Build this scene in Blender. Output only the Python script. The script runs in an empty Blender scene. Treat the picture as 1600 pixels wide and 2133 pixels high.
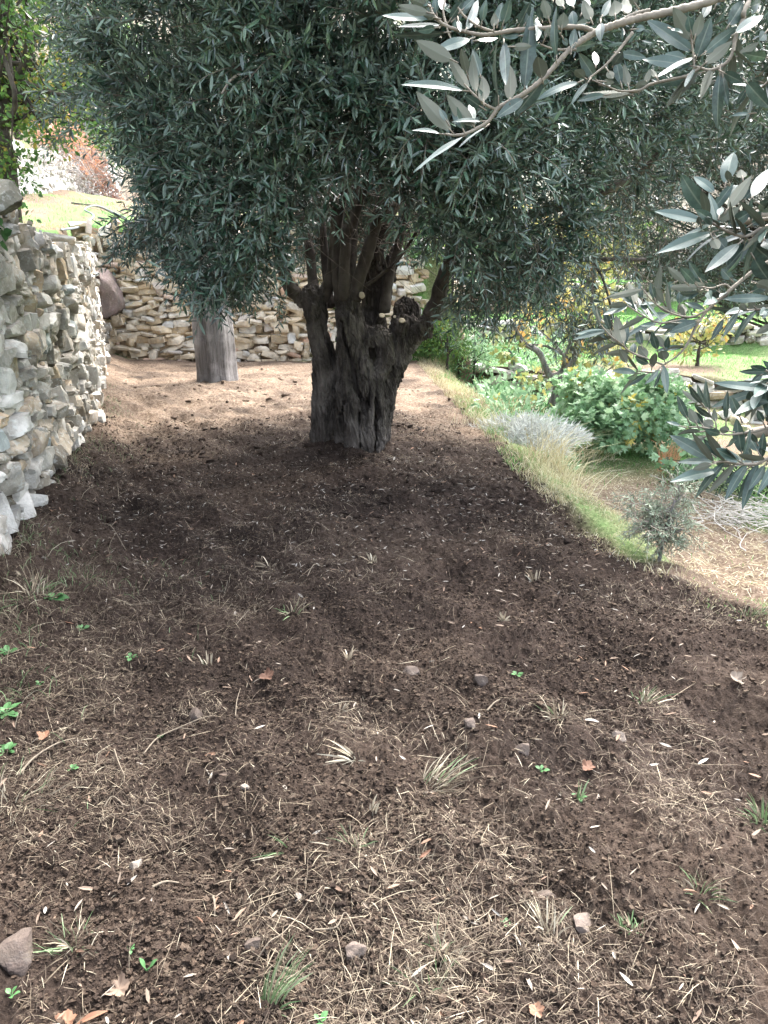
import bpy, math, numpy as np
from mathutils import Vector
PI = math.pi
R = math.radians
scene = bpy.context.scene
COL = scene.collection

# ------------------------------------------------------------------ camera, sky, sun, exposure
PITCH = R(17.6)
CAM = np.array([0.0, 0.0, 1.6])
cam_d = bpy.data.cameras.new("camera")
cam_d.sensor_fit = 'VERTICAL'
cam_d.angle = R(65.5)
cam_d.clip_start = 0.05
cam_d.clip_end = 600
cam = bpy.data.objects.new("camera", cam_d)
COL.objects.link(cam)
cam.location = CAM
cam.rotation_euler = (R(90) - PITCH, 0, 0)
scene.camera = cam

SUN_AZ, SUN_EL = R(32), R(58)          # azimuth measured from +Y towards +X
world = bpy.data.worlds.new("World")
scene.world = world
world.use_nodes = True
wn = world.node_tree
sky = wn.nodes.new("ShaderNodeTexSky")
sky.sky_type = 'NISHITA'
sky.sun_disc = False
sky.sun_elevation = SUN_EL
sky.sun_rotation = SUN_AZ
sky.air_density = 1.0
sky.dust_density = 4.0
sky.ozone_density = 1.0
hs = wn.nodes.new("ShaderNodeHueSaturation")          # thin even cloud: a paler sky than clear blue
hs.inputs['Saturation'].default_value = 0.5
wn.links.new(sky.outputs[0], hs.inputs['Color'])
wn.links.new(hs.outputs[0], wn.nodes["Background"].inputs[0])
wn.nodes["Background"].inputs[1].default_value = 0.15
sun_d = bpy.data.lights.new("sun", 'SUN')
sun_d.energy = 1.2
sun_d.angle = R(38)
sun_d.color = (1.0, 0.975, 0.94)
sun = bpy.data.objects.new("sun", sun_d)
COL.objects.link(sun)
sd = Vector((math.sin(SUN_AZ) * math.cos(SUN_EL), math.cos(SUN_AZ) * math.cos(SUN_EL), math.sin(SUN_EL)))
sun.rotation_euler = sd.to_track_quat('Z', 'Y').to_euler()
sun.location = (20, 20, 30)
scene.view_settings.view_transform = 'Standard'
scene.view_settings.look = 'None'
scene.view_settings.gamma = 1
scene.view_settings.exposure = 3.05

# ------------------------------------------------------------------ small maths helpers
CT, ST = math.cos(PITCH), math.sin(PITCH)
FW = np.array([0, CT, -ST]); UP = np.array([0, ST, CT]); RT = np.array([1.0, 0, 0])
FPX = 1066.5 / math.tan(R(32.75))
def W(u, v, d):
    "point at forward distance d, sighted on the photograph's pixel (u, v)"
    return CAM + d * (FW + (u - 800) / FPX * RT + (1066.5 - v) / FPX * UP)
def norm(a):
    a = np.asarray(a, float)
    return a / np.maximum(np.linalg.norm(a, axis=-1, keepdims=True), 1e-9)
def sst(a, b, x):
    t = np.clip((x - a) / (b - a), 0, 1)
    return t * t * (3 - 2 * t)
def _h(ix, iy, iz, s):
    n = (ix * 374761393 + iy * 668265263 + iz * 2147483647 + s * 974634777) & 0xFFFFFFFF
    n = ((n ^ (n >> 13)) * 1274126177) & 0xFFFFFFFF
    n = ((n ^ (n >> 16)) * 2246822519) & 0xFFFFFFFF
    return ((n ^ (n >> 15)) & 0xFFFFFF) / float(0xFFFFFF)
def vnoise(p, s=0):
    p = np.asarray(p, float)
    i = np.floor(p).astype(np.int64); f = p - i
    f = f * f * f * (f * (f * 6 - 15) + 10)
    x, y, z = i[..., 0], i[..., 1], i[..., 2]
    fx, fy, fz = f[..., 0], f[..., 1], f[..., 2]
    def l(a, b, t): return a + (b - a) * t
    return l(l(l(_h(x, y, z, s), _h(x+1, y, z, s), fx), l(_h(x, y+1, z, s), _h(x+1, y+1, z, s), fx), fy),
             l(l(_h(x, y, z+1, s), _h(x+1, y, z+1, s), fx), l(_h(x, y+1, z+1, s), _h(x+1, y+1, z+1, s), fx), fy), fz) * 2 - 1
def fbm(p, o=4, s=0, g=0.5):
    p = np.asarray(p, float); r = 0; a = 1.0; t = 0
    for k in range(o):
        r = r + a * vnoise(p * 2 ** k + 17.3 * k, s + k); t += a; a *= g
    return r / t
def P2(x, y, z=0.0):
    x, y = np.broadcast_arrays(np.asarray(x, float), np.asarray(y, float))
    return np.stack([x, y, np.full(x.shape, z)], -1)
def worley(x, y, sc, s=0):
    "distance to the nearest of jittered cell points, 2-D"
    X, Y = x * sc, y * sc
    ix, iy = np.floor(X).astype(np.int64), np.floor(Y).astype(np.int64)
    best = np.full(X.shape, 9.0)
    for a in (-1, 0, 1):
        for b in (-1, 0, 1):
            cx = ix + a + _h(ix + a, iy + b, 0 * ix, s + 5); cy = iy + b + _h(ix + a, iy + b, 0 * ix + 1, s + 6)
            best = np.minimum(best, (X - cx) ** 2 + (Y - cy) ** 2)
    return np.sqrt(best)

# ------------------------------------------------------------------ object helpers
def tag(o, label=None, cat=None, group=None, kind=None):
    if label: o['label'] = label
    if cat: o['category'] = cat
    if group: o['group'] = group
    if kind: o['kind'] = kind
    return o
def empty(name, loc, label, cat, group=None):
    o = bpy.data.objects.new(name, None)
    COL.objects.link(o); o.location = loc; o.empty_display_size = 0.1
    return tag(o, label, cat, group)
def mk(name, V, F, mats, parent=None, loc=None, tint=None, midx=None, smooth=True, attrs=None, sharp=0):
    "one mesh object from numpy arrays; F is a list of (n,3) or (n,4) index arrays"
    V = np.asarray(V, float)
    if parent is not None: o0 = np.array(parent_loc(parent))
    elif loc is not None: o0 = np.asarray(loc, float)
    else: o0 = np.zeros(3)
    me = bpy.data.meshes.new(name)
    F = [np.asarray(f, np.int32) for f in F if len(f)]
    me.vertices.add(len(V)); me.vertices.foreach_set("co", (V - o0).astype(np.float32).ravel())
    lv = np.concatenate([f.ravel() for f in F])
    tot = np.concatenate([np.full(len(f), f.shape[1], np.int32) for f in F])
    st = np.concatenate([[0], np.cumsum(tot)[:-1]]).astype(np.int32)
    me.loops.add(len(lv)); me.loops.foreach_set("vertex_index", lv)
    me.polygons.add(len(tot)); me.polygons.foreach_set("loop_start", st); me.polygons.foreach_set("loop_total", tot)
    if not isinstance(mats, (list, tuple)): mats = [mats]
    for m in mats: me.materials.append(m)
    if midx is not None: me.polygons.foreach_set("material_index", np.asarray(midx, np.int32))
    me.polygons.foreach_set("use_smooth", np.full(len(tot), smooth))
    at = dict(attrs or {})
    if tint is not None: at['tint'] = tint
    for k, a in at.items():
        x = me.attributes.new(k, 'FLOAT', 'POINT'); x.data.foreach_set("value", np.asarray(a, np.float32))
    me.update(calc_edges=True); me.validate()
    if sharp: me.set_sharp_from_angle(angle=R(sharp))
    o = bpy.data.objects.new(name, me); COL.objects.link(o)
    if parent is not None: o.parent = parent
    elif loc is not None: o.location = loc
    return o
def parent_loc(p):
    l = np.array(p.location)
    while p.parent: p = p.parent; l = l + np.array(p.location)
    return l
class Bag:
    "collects pieces into one mesh"
    def __init__(s): s.V = []; s.F = []; s.n = 0; s.T = []; s.M = []; s.A = []
    def add(s, V, F, t=0.5, m=0, a=0.0):
        V = np.asarray(V, float); k = len(V)
        s.V.append(V)
        for f in (F if isinstance(F, list) else [F]):
            f = np.asarray(f, np.int64)
            if len(f): s.F.append(f + s.n); s.M.append(np.full(len(f), m))
        s.T.append(np.broadcast_to(np.asarray(t, float), (k,)).copy()); s.A.append(np.broadcast_to(np.asarray(a, float), (k,)).copy()); s.n += k
    def build(s, name, mats, parent=None, loc=None, smooth=True, sharp=0):
        V = np.concatenate(s.V)
        # polygons are stored grouped by size
        tri = [f for f in s.F if f.shape[1] == 3]; quad = [f for f in s.F if f.shape[1] == 4]; oth = [f for f in s.F if f.shape[1] > 4]
        mt = [m for f, m in zip(s.F, s.M) if f.shape[1] == 3]; mq = [m for f, m in zip(s.F, s.M) if f.shape[1] == 4]; mo = [m for f, m in zip(s.F, s.M) if f.shape[1] > 4]
        F = ([np.concatenate(tri)] if tri else []) + ([np.concatenate(quad)] if quad else []) + oth
        M = np.concatenate(mt + mq + mo)
        return mk(name, V, F, mats, parent, loc, tint=np.concatenate(s.T), midx=M, smooth=smooth, attrs={'rib': np.concatenate(s.A)}, sharp=sharp)

def spline(pts, n):
    "Catmull-Rom through pts (rows may hold position + radius)"
    p = np.asarray(pts, float)
    if len(p) == 2: return p[0] + (p[1] - p[0]) * np.linspace(0, 1, n)[:, None]
    q = np.vstack([2 * p[0] - p[1], p, 2 * p[-1] - p[-2]])
    t = np.linspace(0, len(p) - 1 - 1e-9, n); i = t.astype(int); f = (t - i)[:, None]
    a, b, c, d = q[i], q[i+1], q[i+2], q[i+3]
    return 0.5 * (2*b + (c-a)*f + (2*a-5*b+4*c-d)*f**2 + (3*b-a-3*c+d)*f**3)
def tube(path, rad, k=8, rough=0.0, seed=0, cap=True, fr=9.0):
    path = np.asarray(path, float); n = len(path)
    rad = np.broadcast_to(np.asarray(rad, float), (n,))
    T = norm(np.gradient(path, axis=0))
    ref = np.array([0.31, 0.17, 0.93]) if abs(T[0] @ np.array([0.31, 0.17, 0.93])) < 0.9 else np.array([1.0, 0.1, 0])
    A = np.zeros_like(T); a = norm(np.cross(T[0], ref))
    for i in range(n):
        a = norm(a - (a @ T[i]) * T[i]); A[i] = a
    B = np.cross(T, A)
    th = np.linspace(0, 2 * PI, k, endpoint=False)
    ring = np.cos(th)[None, :, None] * A[:, None] + np.sin(th)[None, :, None] * B[:, None]
    V = path[:, None] + ring * rad[:, None, None]
    if rough: V = V + ring * (rad[:, None] * rough * fbm(V * fr, 3, seed))[..., None]
    i = np.arange(n - 1)[:, None] * k; j = np.arange(k)[None]; j2 = (j + 1) % k
    F = np.stack([i + j, i + j2, i + k + j2, i + k + j], -1).reshape(-1, 4)
    V = V.reshape(-1, 3); Fs = [F]
    if cap:
        V = np.vstack([V, path[0] - T[0] * rad[0] * 0.3, path[-1] + T[-1] * rad[-1] * 0.3]); m = n * k
        jj = np.arange(k); j3 = (jj + 1) % k
        Fs.append(np.stack([np.full(k, m), j3, jj], -1)); Fs.append(np.stack([np.full(k, m + 1), (n-1)*k + jj, (n-1)*k + j3], -1))
    return V, Fs
def perp(D, N):
    D = norm(D); N = N - (N * D).sum(-1, keepdims=True) * D
    return norm(N)
def leaf_low(P, D, N, L, Wd, fold=0.25, bend=0.0):
    "hexagonal leaves, two quads each, folded along the midrib"
    P = np.asarray(P, float); n = len(P); D = norm(D); N = perp(D, np.asarray(N, float)); S = np.cross(D, N)
    L = np.broadcast_to(L, (n,))[:, None]; Wd = np.broadcast_to(Wd, (n,))[:, None] / 2
    bd = np.broadcast_to(bend, (n,))[:, None] * L
    up = N * Wd * fold
    v = np.stack([P, P + D*L*.3 - S*Wd*.9 + up - N*bd*.1, P + D*L*.68 - S*Wd*.85 + up - N*bd*.45, P + D*L - N*bd,
                  P + D*L*.68 + S*Wd*.85 + up - N*bd*.45, P + D*L*.3 + S*Wd*.9 + up - N*bd*.1], 1)
    b = np.arange(n)[:, None] * 6
    F = np.concatenate([b + [0, 3, 2, 1], b + [0, 5, 4, 3]])
    return v.reshape(-1, 3), F
def leaf_fig(P, D, N, L, fold=0.2):
    "lobed five-pointed leaves as fans"
    n = len(P); D = norm(D); N = perp(D, N); S = np.cross(D, N); L = np.broadcast_to(L, (n,))[:, None]
    out = [(0, 0), (.1, .3), (.42, .5), (.42, .2), (.75, .42), (.66, .14), (1, 0), (.66, -.14), (.75, -.42), (.42, -.2), (.42, -.5), (.1, -.3)]
    v = np.stack([P + D*L*.42] + [P + D*L*a + S*L*b + N*L*(abs(b)*fold - .25*a*a) for a, b in out], 1)
    k = len(out) + 1; b = np.arange(n)[:, None] * k
    F = np.concatenate([b + [0, 1 + i, 1 + (i + 1) % 12] for i in range(12)])
    return v.reshape(-1, 3), F
def leaf_hi(base, tip, nrm, width, droop=0.05, fold=0.18, n=11, wave=0.0, seed=0):
    "one full olive leaf: n rows x 5 columns with a groove along the midrib"
    base = np.asarray(base, float); tip = np.asarray(tip, float)
    L = np.linalg.norm(tip - base); D = (tip - base) / L; N = perp(D, np.asarray(nrm, float)); S = np.cross(D, N)
    t = np.linspace(0, 1, n); prof = np.maximum(np.sin(PI * t ** 0.85) ** 0.8, 0.045); prof[0] = 0.05; prof[-1] = 0.02
    c = np.array([-1, -.14, 0, .14, 1.0])
    off = np.abs(c) * fold
    ph = seed * 1.7
    V = (base + D * (t * L)[:, None])[:, None] + S * (c[None, :, None] * (prof * width / 2)[:, None, None]) \
        + N * ((off[None] * (prof * width / 2)[:, None]) + (droop * L * np.sin(PI * t))[:, None] + wave * width * np.sin(t * 9 + ph)[:, None] * c[None] )[..., None]
    i = np.arange(n - 1)[:, None] * 5; j = np.arange(4)[None]
    F = np.stack([i + j, i + 1 + j, i + 6 + j, i + 5 + j], -1).reshape(-1, 4)
    rib = np.broadcast_to(np.array([0, 0.05, 1, 0.05, 0]), (n, 5)).ravel()
    return V.reshape(-1, 3), F, rib
def ribbon(P0, P1, P2, w, flat=False, taper=.25, rng=None):
    n = len(P0); t = np.array([0, .33, .67, 1.0])
    C = ((1-t)**2)[None, :, None]*P0[:, None] + (2*t*(1-t))[None, :, None]*P1[:, None] + (t*t)[None, :, None]*P2[:, None]
    D = norm(P2 - P0); up = np.array([0, 0, 1.0]) if flat else norm(rng.normal(size=(n, 3)) * np.array([1, 1, .2]))
    S = norm(np.cross(D, up) + 1e-6)
    ww = np.broadcast_to(w, (n,))[:, None] / 2 * np.array([.7, 1, .8, taper])[None]
    V = np.stack([C - S[:, None]*ww[..., None], C + S[:, None]*ww[..., None]], 2).reshape(-1, 3)
    b = np.arange(n)[:, None]*8 + np.arange(3)[None]*2
    F = np.stack([b, b+1, b+3, b+2], -1).reshape(-1, 4)
    return V, F
def sph(rng, n):
    return norm(rng.normal(size=(n, 3)))

# ------------------------------------------------------------------ rocks
def cube_sphere(m):
    g = np.linspace(-1, 1, m + 1); V = {}; vs = []; F = []
    def vid(p):
        k = tuple(np.round(p, 5))
        if k not in V: V[k] = len(vs); vs.append(p)
        return V[k]
    for ax in range(3):
        for sg in (-1, 1):
            for i in range(m):
                for j in range(m):
                    q = []
                    for a, b in ((0, 0), (1, 0), (1, 1), (0, 1)):
                        p = [0, 0, 0]; p[ax] = sg; p[(ax+1) % 3] = g[i+a]; p[(ax+2) % 3] = g[j+b]; q.append(vid(p))
                    F.append(q if sg > 0 else q[::-1])
    return np.array(vs, float), np.array(F)
CS = {m: cube_sphere(m) for m in (2, 4, 7, 10)}
def rock(rng, size, m=4, box=0.6, cuts=5, rough=0.12, rot=True, hr=(0.52, 0.86)):
    "an angular stone: rounded block, chopped by random planes, roughened; size = full extents"
    C, F = CS[m]
    s = norm(C); V = s * (1 - box) + C * box * 0.86
    sd = rng.uniform(0, 90)
    V = V + norm(V) * (rough * fbm(V * 1.6 + sd, 3, 3))[:, None]
    for _ in range(cuts):
        n = norm(rng.normal(size=3)); h = rng.uniform(*hr)
        d = V @ n; V = V - np.maximum(d - h, 0)[:, None] * n * 0.96
    if m >= 7: V = V + norm(V) * (rough * .4 * (.8 * fbm(V * 5 + sd, 3, 5) + np.round(2 * vnoise(V * np.array([1.5, 1.5, 4]) + sd, 6)) * .3))[:, None]
    V = V * np.asarray(size) / 2 / 0.86
    if rot:
        a = rng.normal(0, 0.16, 3) if rot is True else rng.uniform(-PI, PI, 3)
        V = V @ rotm(*a).T
    return V, F
def rotm(a, b, c):
    ca, sa, cb, sb, cc, sc = math.cos(a), math.sin(a), math.cos(b), math.sin(b), math.cos(c), math.sin(c)
    return np.array([[1,0,0],[0,ca,-sa],[0,sa,ca]]) @ np.array([[cb,0,sb],[0,1,0],[-sb,0,cb]]) @ np.array([[cc,-sc,0],[sc,cc,0],[0,0,1]])

# ------------------------------------------------------------------ materials
def mat(name):
    m = bpy.data.materials.new(name); m.use_nodes = True
    nt = m.node_tree; return m, nt, nt.nodes["Principled BSDF"]
def nd(nt, t, **k):
    n = nt.nodes.new(t)
    for a, b in k.items(): setattr(n, a, b)
    return n
def ramp(nt, fac, stops, interp='LINEAR'):
    r = nd(nt, "ShaderNodeValToRGB"); r.color_ramp.interpolation = interp
    e = r.color_ramp.elements
    while len(e) < len(stops): e.new(0.5)
    for x, (p, c) in zip(e, stops):
        x.position = p; x.color = (*c, 1) if len(c) == 3 else c
    nt.links.new(fac, r.inputs[0]); return r.outputs[0]
def noise(nt, scale, detail=6, rough=0.6, vec=None, dist=0.0):
    n = nd(nt, "ShaderNodeTexNoise"); n.inputs['Scale'].default_value = scale; n.inputs['Detail'].default_value = detail
    n.inputs['Roughness'].default_value = rough; n.inputs['Distortion'].default_value = dist
    if vec is not None: nt.links.new(vec, n.inputs['Vector'])
    return n.outputs['Fac']
def mix(nt, f, a, b, mode='MIX'):
    m = nd(nt, "ShaderNodeMix", data_type='RGBA', blend_type=mode)
    for i, x in ((0, f), (6, a), (7, b)):
        if isinstance(x, (int, float)): m.inputs[i].default_value = x
        elif isinstance(x, tuple): m.inputs[i].default_value = (*x, 1)
        else: nt.links.new(x, m.inputs[i])
    return m.outputs[2]
def mth(nt, op, a, b=0.0):
    m = nd(nt, "ShaderNodeMath", operation=op)
    for i, x in ((0, a), (1, b)):
        if isinstance(x, (int, float)): m.inputs[i].default_value = x
        else: nt.links.new(x, m.inputs[i])
    return m.outputs[0]
def attr(nt, name): 
    a = nd(nt, "ShaderNodeAttribute", attribute_name=name); return a.outputs['Fac']
def coords(nt, scale=(1, 1, 1)):
    t = nd(nt, "ShaderNodeTexCoord"); m = nd(nt, "ShaderNodeMapping"); m.inputs['Scale'].default_value = scale
    nt.links.new(t.outputs['Object'], m.inputs[0]); return m.outputs[0]
def bump(nt, bs, h, strength=0.5, dist=0.02):
    b = nd(nt, "ShaderNodeBump"); b.inputs['Strength'].default_value = strength; b.inputs['Distance'].default_value = dist
    nt.links.new(h, b.inputs['Height']); nt.links.new(b.outputs[0], bs.inputs['Normal'])

def leaf_mat(name, stops, under=None, rough=0.42, spec=0.5, trans=0.12, rib=None, mott=0):
    m, nt, bs = mat(name)
    c = ramp(nt, attr(nt, 'tint'), stops)
    if mott:
        c = mix(nt, mott, c, mix(nt, ramp(nt, noise(nt, 130, 5, .65, coords(nt)), [(.38, (0, 0, 0)), (.62, (1, 1, 1))]), c, tuple(min(1, x*1.9 + .015) for x in stops[1][1])))
    if rib: c = mix(nt, mth(nt, 'MULTIPLY', attr(nt, 'rib'), 0.7), c, rib)
    col = c
    if under:
        g = nd(nt, "ShaderNodeNewGeometry")
        u = mix(nt, mth(nt, 'MULTIPLY', attr(nt, 'tint'), 0.5), under, tuple(x * 1.3 for x in under))
        if rib: u = mix(nt, mth(nt, 'MULTIPLY', attr(nt, 'rib'), 0.35), u, rib)
        col = mix(nt, g.outputs['Backfacing'], c, u)
        rr = nd(nt, "ShaderNodeMapRange"); nt.links.new(g.outputs['Backfacing'], rr.inputs[0])
        rr.inputs[3].default_value = rough; rr.inputs[4].default_value = 0.8; nt.links.new(rr.outputs[0], bs.inputs['Roughness'])
    else: bs.inputs['Roughness'].default_value = rough
    nt.links.new(col, bs.inputs['Base Color']); bs.inputs['Specular IOR Level'].default_value = spec
    if trans:
        t = nd(nt, "ShaderNodeBsdfTranslucent"); nt.links.new(c, t.inputs[0])
        x = nd(nt, "ShaderNodeMixShader"); x.inputs[0].default_value = trans
        nt.links.new(bs.outputs[0], x.inputs[1]); nt.links.new(t.outputs[0], x.inputs[2])
        nt.links.new(x.outputs[0], nt.nodes["Material Output"].inputs[0])
    return m
def wood_mat(name, a, b, c, zs=0.25, sc=14, strength=0.6, dist=0.02):
    m, nt, bs = mat(name)
    co = coords(nt, (1, 1, zs))
    f = noise(nt, sc, 8, 0.65, co, 0.6); g = noise(nt, 3.5, 5, 0.6, coords(nt)); h = noise(nt, sc * 5, 4, 0.6, coords(nt, (1, 1, 0.35)))
    col = ramp(nt, f, [(0.3, a), (0.52, b), (0.72, c)])
    col = mix(nt, ramp(nt, g, [(0.45, (0, 0, 0)), (0.66, (0.6, 0.6, 0.6))]), col, tuple(min(1, x * 1.5 + 0.015) for x in c))
    nt.links.new(col, bs.inputs['Base Color']); bs.inputs['Roughness'].default_value = 0.9; bs.inputs['Specular IOR Level'].default_value = 0.25
    bump(nt, bs, mth(nt, 'ADD', f, mth(nt, 'MULTIPLY', h, 0.4)), strength, dist)
    return m
def stone_mat(name, stops, lichen=0.5, dark=0.5):
    m, nt, bs = mat(name)
    co = coords(nt)
    c = ramp(nt, attr(nt, 'tint'), stops)
    n1 = noise(nt, 7, 8, 0.65, co, 0.4); n2 = noise(nt, 26, 6, 0.7, co); n3 = noise(nt, 3.0, 5, 0.6, co, 0.5); n4 = noise(nt, 80, 4, 0.6, co)
    c = mix(nt, ramp(nt, n1, [(0.35, (1, 1, 1)), (0.55, (0, 0, 0))]), c, mix(nt, 0.5, c, (0.12, 0.10, 0.075)))
    c = mix(nt, mth(nt, 'MULTIPLY', ramp(nt, n2, [(0.52, (0, 0, 0)), (0.64, (1, 1, 1))]), lichen), c, (0.52, 0.53, 0.50))
    c = mix(nt, mth(nt, 'MULTIPLY', ramp(nt, mth(nt, 'ADD', n3, mth(nt, 'MULTIPLY', n4, 0.18)), [(0.58, (0, 0, 0)), (0.72, (1, 1, 1))]), dark), c, (0.05, 0.05, 0.042))
    nt.links.new(c, bs.inputs['Base Color']); bs.inputs['Roughness'].default_value = 0.92; bs.inputs['Specular IOR Level'].default_value = 0.25
    bump(nt, bs, mth(nt, 'ADD', n1, mth(nt, 'MULTIPLY', n2, 0.5)), 0.7, 0.025)
    return m
def plain(name, col, rough=0.6, spec=0.4, var=0.25, sc=40):
    m, nt, bs = mat(name)
    n = noise(nt, sc, 5, 0.6, coords(nt))
    nt.links.new(ramp(nt, n, [(0.3, tuple(x * (1 - var) for x in col)), (0.7, tuple(min(1, x * (1 + var)) for x in col))]), bs.inputs['Base Color'])
    bs.inputs['Roughness'].default_value = rough; bs.inputs['Specular IOR Level'].default_value = spec
    bump(nt, bs, n, 0.25, 0.005)
    return m

M_olive = leaf_mat("olive_leaf", [(0, (0.009, 0.024, 0.014)), (0.5, (0.025, 0.058, 0.036)), (0.78, (0.07, 0.13, 0.082)), (1, (0.22, 0.31, 0.21))], (0.10, 0.14, 0.115), 0.32, 0.85, 0.06)  # palest stop paints sky highlights onto some leaves
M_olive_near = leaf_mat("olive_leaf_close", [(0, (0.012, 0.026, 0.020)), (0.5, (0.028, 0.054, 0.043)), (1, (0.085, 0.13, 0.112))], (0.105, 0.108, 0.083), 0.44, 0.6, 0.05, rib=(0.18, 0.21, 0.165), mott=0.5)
M_bark = wood_mat("olive_bark", (0.014, 0.012, 0.010), (0.060, 0.050, 0.043), (0.15, 0.13, 0.115), 0.20, 20, 1.0, 0.05)
M_limb = wood_mat("olive_limb_bark", (0.028, 0.023, 0.019), (0.055, 0.045, 0.038), (0.09, 0.076, 0.064), 0.4, 18, 0.5, 0.01)
M_twig = plain("olive_twig", (0.12, 0.10, 0.082), 0.85, 0.2)
M_stick = plain("dry_stick", (0.17, 0.14, 0.105), 0.85, 0.2, 0.3, 60)
M_twig_near = plain("olive_twig_close", (0.21, 0.18, 0.145), 0.75, 0.3, 0.3, 60)
M_cut = plain("fresh_cut_wood", (0.44, 0.38, 0.28), 0.8, 0.2, 0.15, 60)
M_grey = wood_mat("grey_weathered_bark", (0.075, 0.066, 0.060), (0.17, 0.158, 0.15), (0.27, 0.255, 0.245), 0.06, 30, 1.0, 0.04)
M_stone = stone_mat("grey_stone", [(0, (0.17, 0.145, 0.11)), (0.25, (0.34, 0.31, 0.26)), (0.6, (0.58, 0.56, 0.52)), (0.85, (0.46, 0.35, 0.23)), (1, (0.33, 0.36, 0.35))], 0.7, 0.45)
M_tan = stone_mat("tan_stone", [(0, (0.40, 0.31, 0.20)), (0.35, (0.58, 0.48, 0.34)), (0.6, (0.66, 0.59, 0.48)), (0.85, (0.56, 0.56, 0.53)), (1, (0.54, 0.36, 0.26))], 0.4, 0.12)
M_core2 = plain("tan_wall_earth", (0.30, 0.24, 0.17), 0.95, 0.1)
M_core = plain("wall_earth", (0.06, 0.048, 0.036), 0.95, 0.1)  # earth fill, coloured dark so gaps between stones read as shade
M_pink = stone_mat("pinkish_boulder_stone", [(0, (0.12, 0.09, 0.085)), (1, (0.17, 0.13, 0.12))], 0.12, 0.5)  # stone colour darkened to hold the shade of its corner
M_straw = leaf_mat("straw", [(0, (0.04, 0.029, 0.021)), (0.4, (0.12, 0.092, 0.066)), (0.75, (0.29, 0.24, 0.17)), (1, (0.52, 0.47, 0.36))], None, 0.7, 0.25, 0.1)
M_drygrass = leaf_mat("dry_bank_grass", [(0, (0.16, 0.14, 0.07)), (0.45, (0.34, 0.29, 0.16)), (0.8, (0.52, 0.47, 0.30)), (1, (0.68, 0.65, 0.50))], None, 0.7, 0.25, 0.2)
M_grass = leaf_mat("green_grass", [(0, (0.07, 0.18, 0.045)), (0.6, (0.14, 0.32, 0.085)), (1, (0.25, 0.44, 0.14))], None, 0.6, 0.3, 0.25)
M_tuft = leaf_mat('pale_green_grass', [(0, (0.06, 0.11, 0.045)), (0.6, (0.13, 0.20, 0.09)), (1, (0.26, 0.33, 0.19))], None, 0.6, 0.3, 0.2)
M_weed = leaf_mat("weed_leaf", [(0, (0.04, 0.11, 0.035)), (1, (0.09, 0.21, 0.075))], None, 0.55, 0.4, 0.25)
M_broad = leaf_mat("broadleaf", [(0, (0.04, 0.095, 0.025)), (0.55, (0.10, 0.20, 0.05)), (0.88, (0.20, 0.28, 0.06)), (1, (0.36, 0.28, 0.06))], None, 0.5, 0.4, 0.3)
M_fig = leaf_mat("fig_leaf", [(0, (0.12, 0.23, 0.11)), (0.6, (0.26, 0.42, 0.23)), (0.97, (0.42, 0.56, 0.36)), (1, (0.5, 0.42, 0.1))], None, 0.5, 0.4, 0.3)
M_yellow = leaf_mat("yellowing_leaf", [(0, (0.16, 0.21, 0.07)), (0.5, (0.34, 0.35, 0.13)), (0.8, (0.52, 0.42, 0.15)), (1, (0.54, 0.32, 0.10))], None, 0.55, 0.3, 0.3)
M_orange = leaf_mat("rust_leaf", [(0, (0.30, 0.20, 0.17)), (0.6, (0.48, 0.24, 0.15)), (1, (0.60, 0.34, 0.20))], None, 0.6, 0.3, 0.3)
M_sap = leaf_mat('sapling_leaf', [(0, (0.11, 0.15, 0.10)), (1, (0.27, 0.33, 0.23))], (0.28, 0.31, 0.24), 0.5, 0.4, 0.1)
M_dryt = leaf_mat('bare_grey_twigs', [(0, (0.20, 0.17, 0.16)), (1, (0.36, 0.32, 0.30))], None, 0.8, 0.2, 0)
M_pine = leaf_mat("dark_needles", [(0, (0.018, 0.032, 0.018)), (1, (0.055, 0.085, 0.045))], None, 0.6, 0.3, 0.05)
M_silver = leaf_mat("silver_dry_leaf", [(0, (0.30, 0.32, 0.29)), (1, (0.66, 0.68, 0.65))], None, 0.7, 0.2, 0.15)
M_dead = leaf_mat("dead_leaf", [(0, (0.09, 0.05, 0.035)), (0.35, (0.22, 0.115, 0.07)), (0.7, (0.19, 0.15, 0.115)), (1, (0.36, 0.34, 0.30))], None, 0.7, 0.25, 0.08)
M_hose = plain("black_rubber", (0.03, 0.03, 0.032), 0.35, 0.5)
M_hose2 = plain("grey_plastic", (0.13, 0.15, 0.165), 0.4, 0.5)
M_concrete = plain("pale_concrete", (0.6, 0.59, 0.56), 0.9, 0.2, 0.12)

# ------------------------------------------------------------------ the land
_ey = np.array([-60, -10, 0, 1.2, 2.2, 3.0, 3.4, 4.0, 4.6, 5.85, 7.2, 9.56, 13.4, 16, 40, 200.])
_ex = np.array([9, 7, 5.2, 3.6, 2.6, 2.08, 1.85, 1.5, 1.34, 1.2, 1.12, .95, .66, .5, .5, .5])
def x_edge(y): return np.interp(y, _ey, _ex)
def x_left(y): return np.interp(y, [-60, 2.6, 3.98, 7.7, 13.3, 60], [-1.8, -1.80, -2.06, -2.82, -4.62, -4.8])
YF = 13.4                                                          # face of the far wall
def z_low(x, y):
    z = np.full(np.shape(y), -0.85)
    q = y + 0.25 * (x - 3)
    for a, h, w in ((14.4, .5, .25), (18.6, .55, .25), (23.0, .8, .3), (28.0, .9, .4)): z = z + h * sst(a, a + w, q)
    z = z - 0.25 * sst(2.5, 6, x - x_edge(y)) * (1 - sst(10, 15, y))
    return z + 0.5 * np.maximum(0, y - 32) + 0.06 * fbm(P2(x * .6, y * .6), 3, 8)
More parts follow.
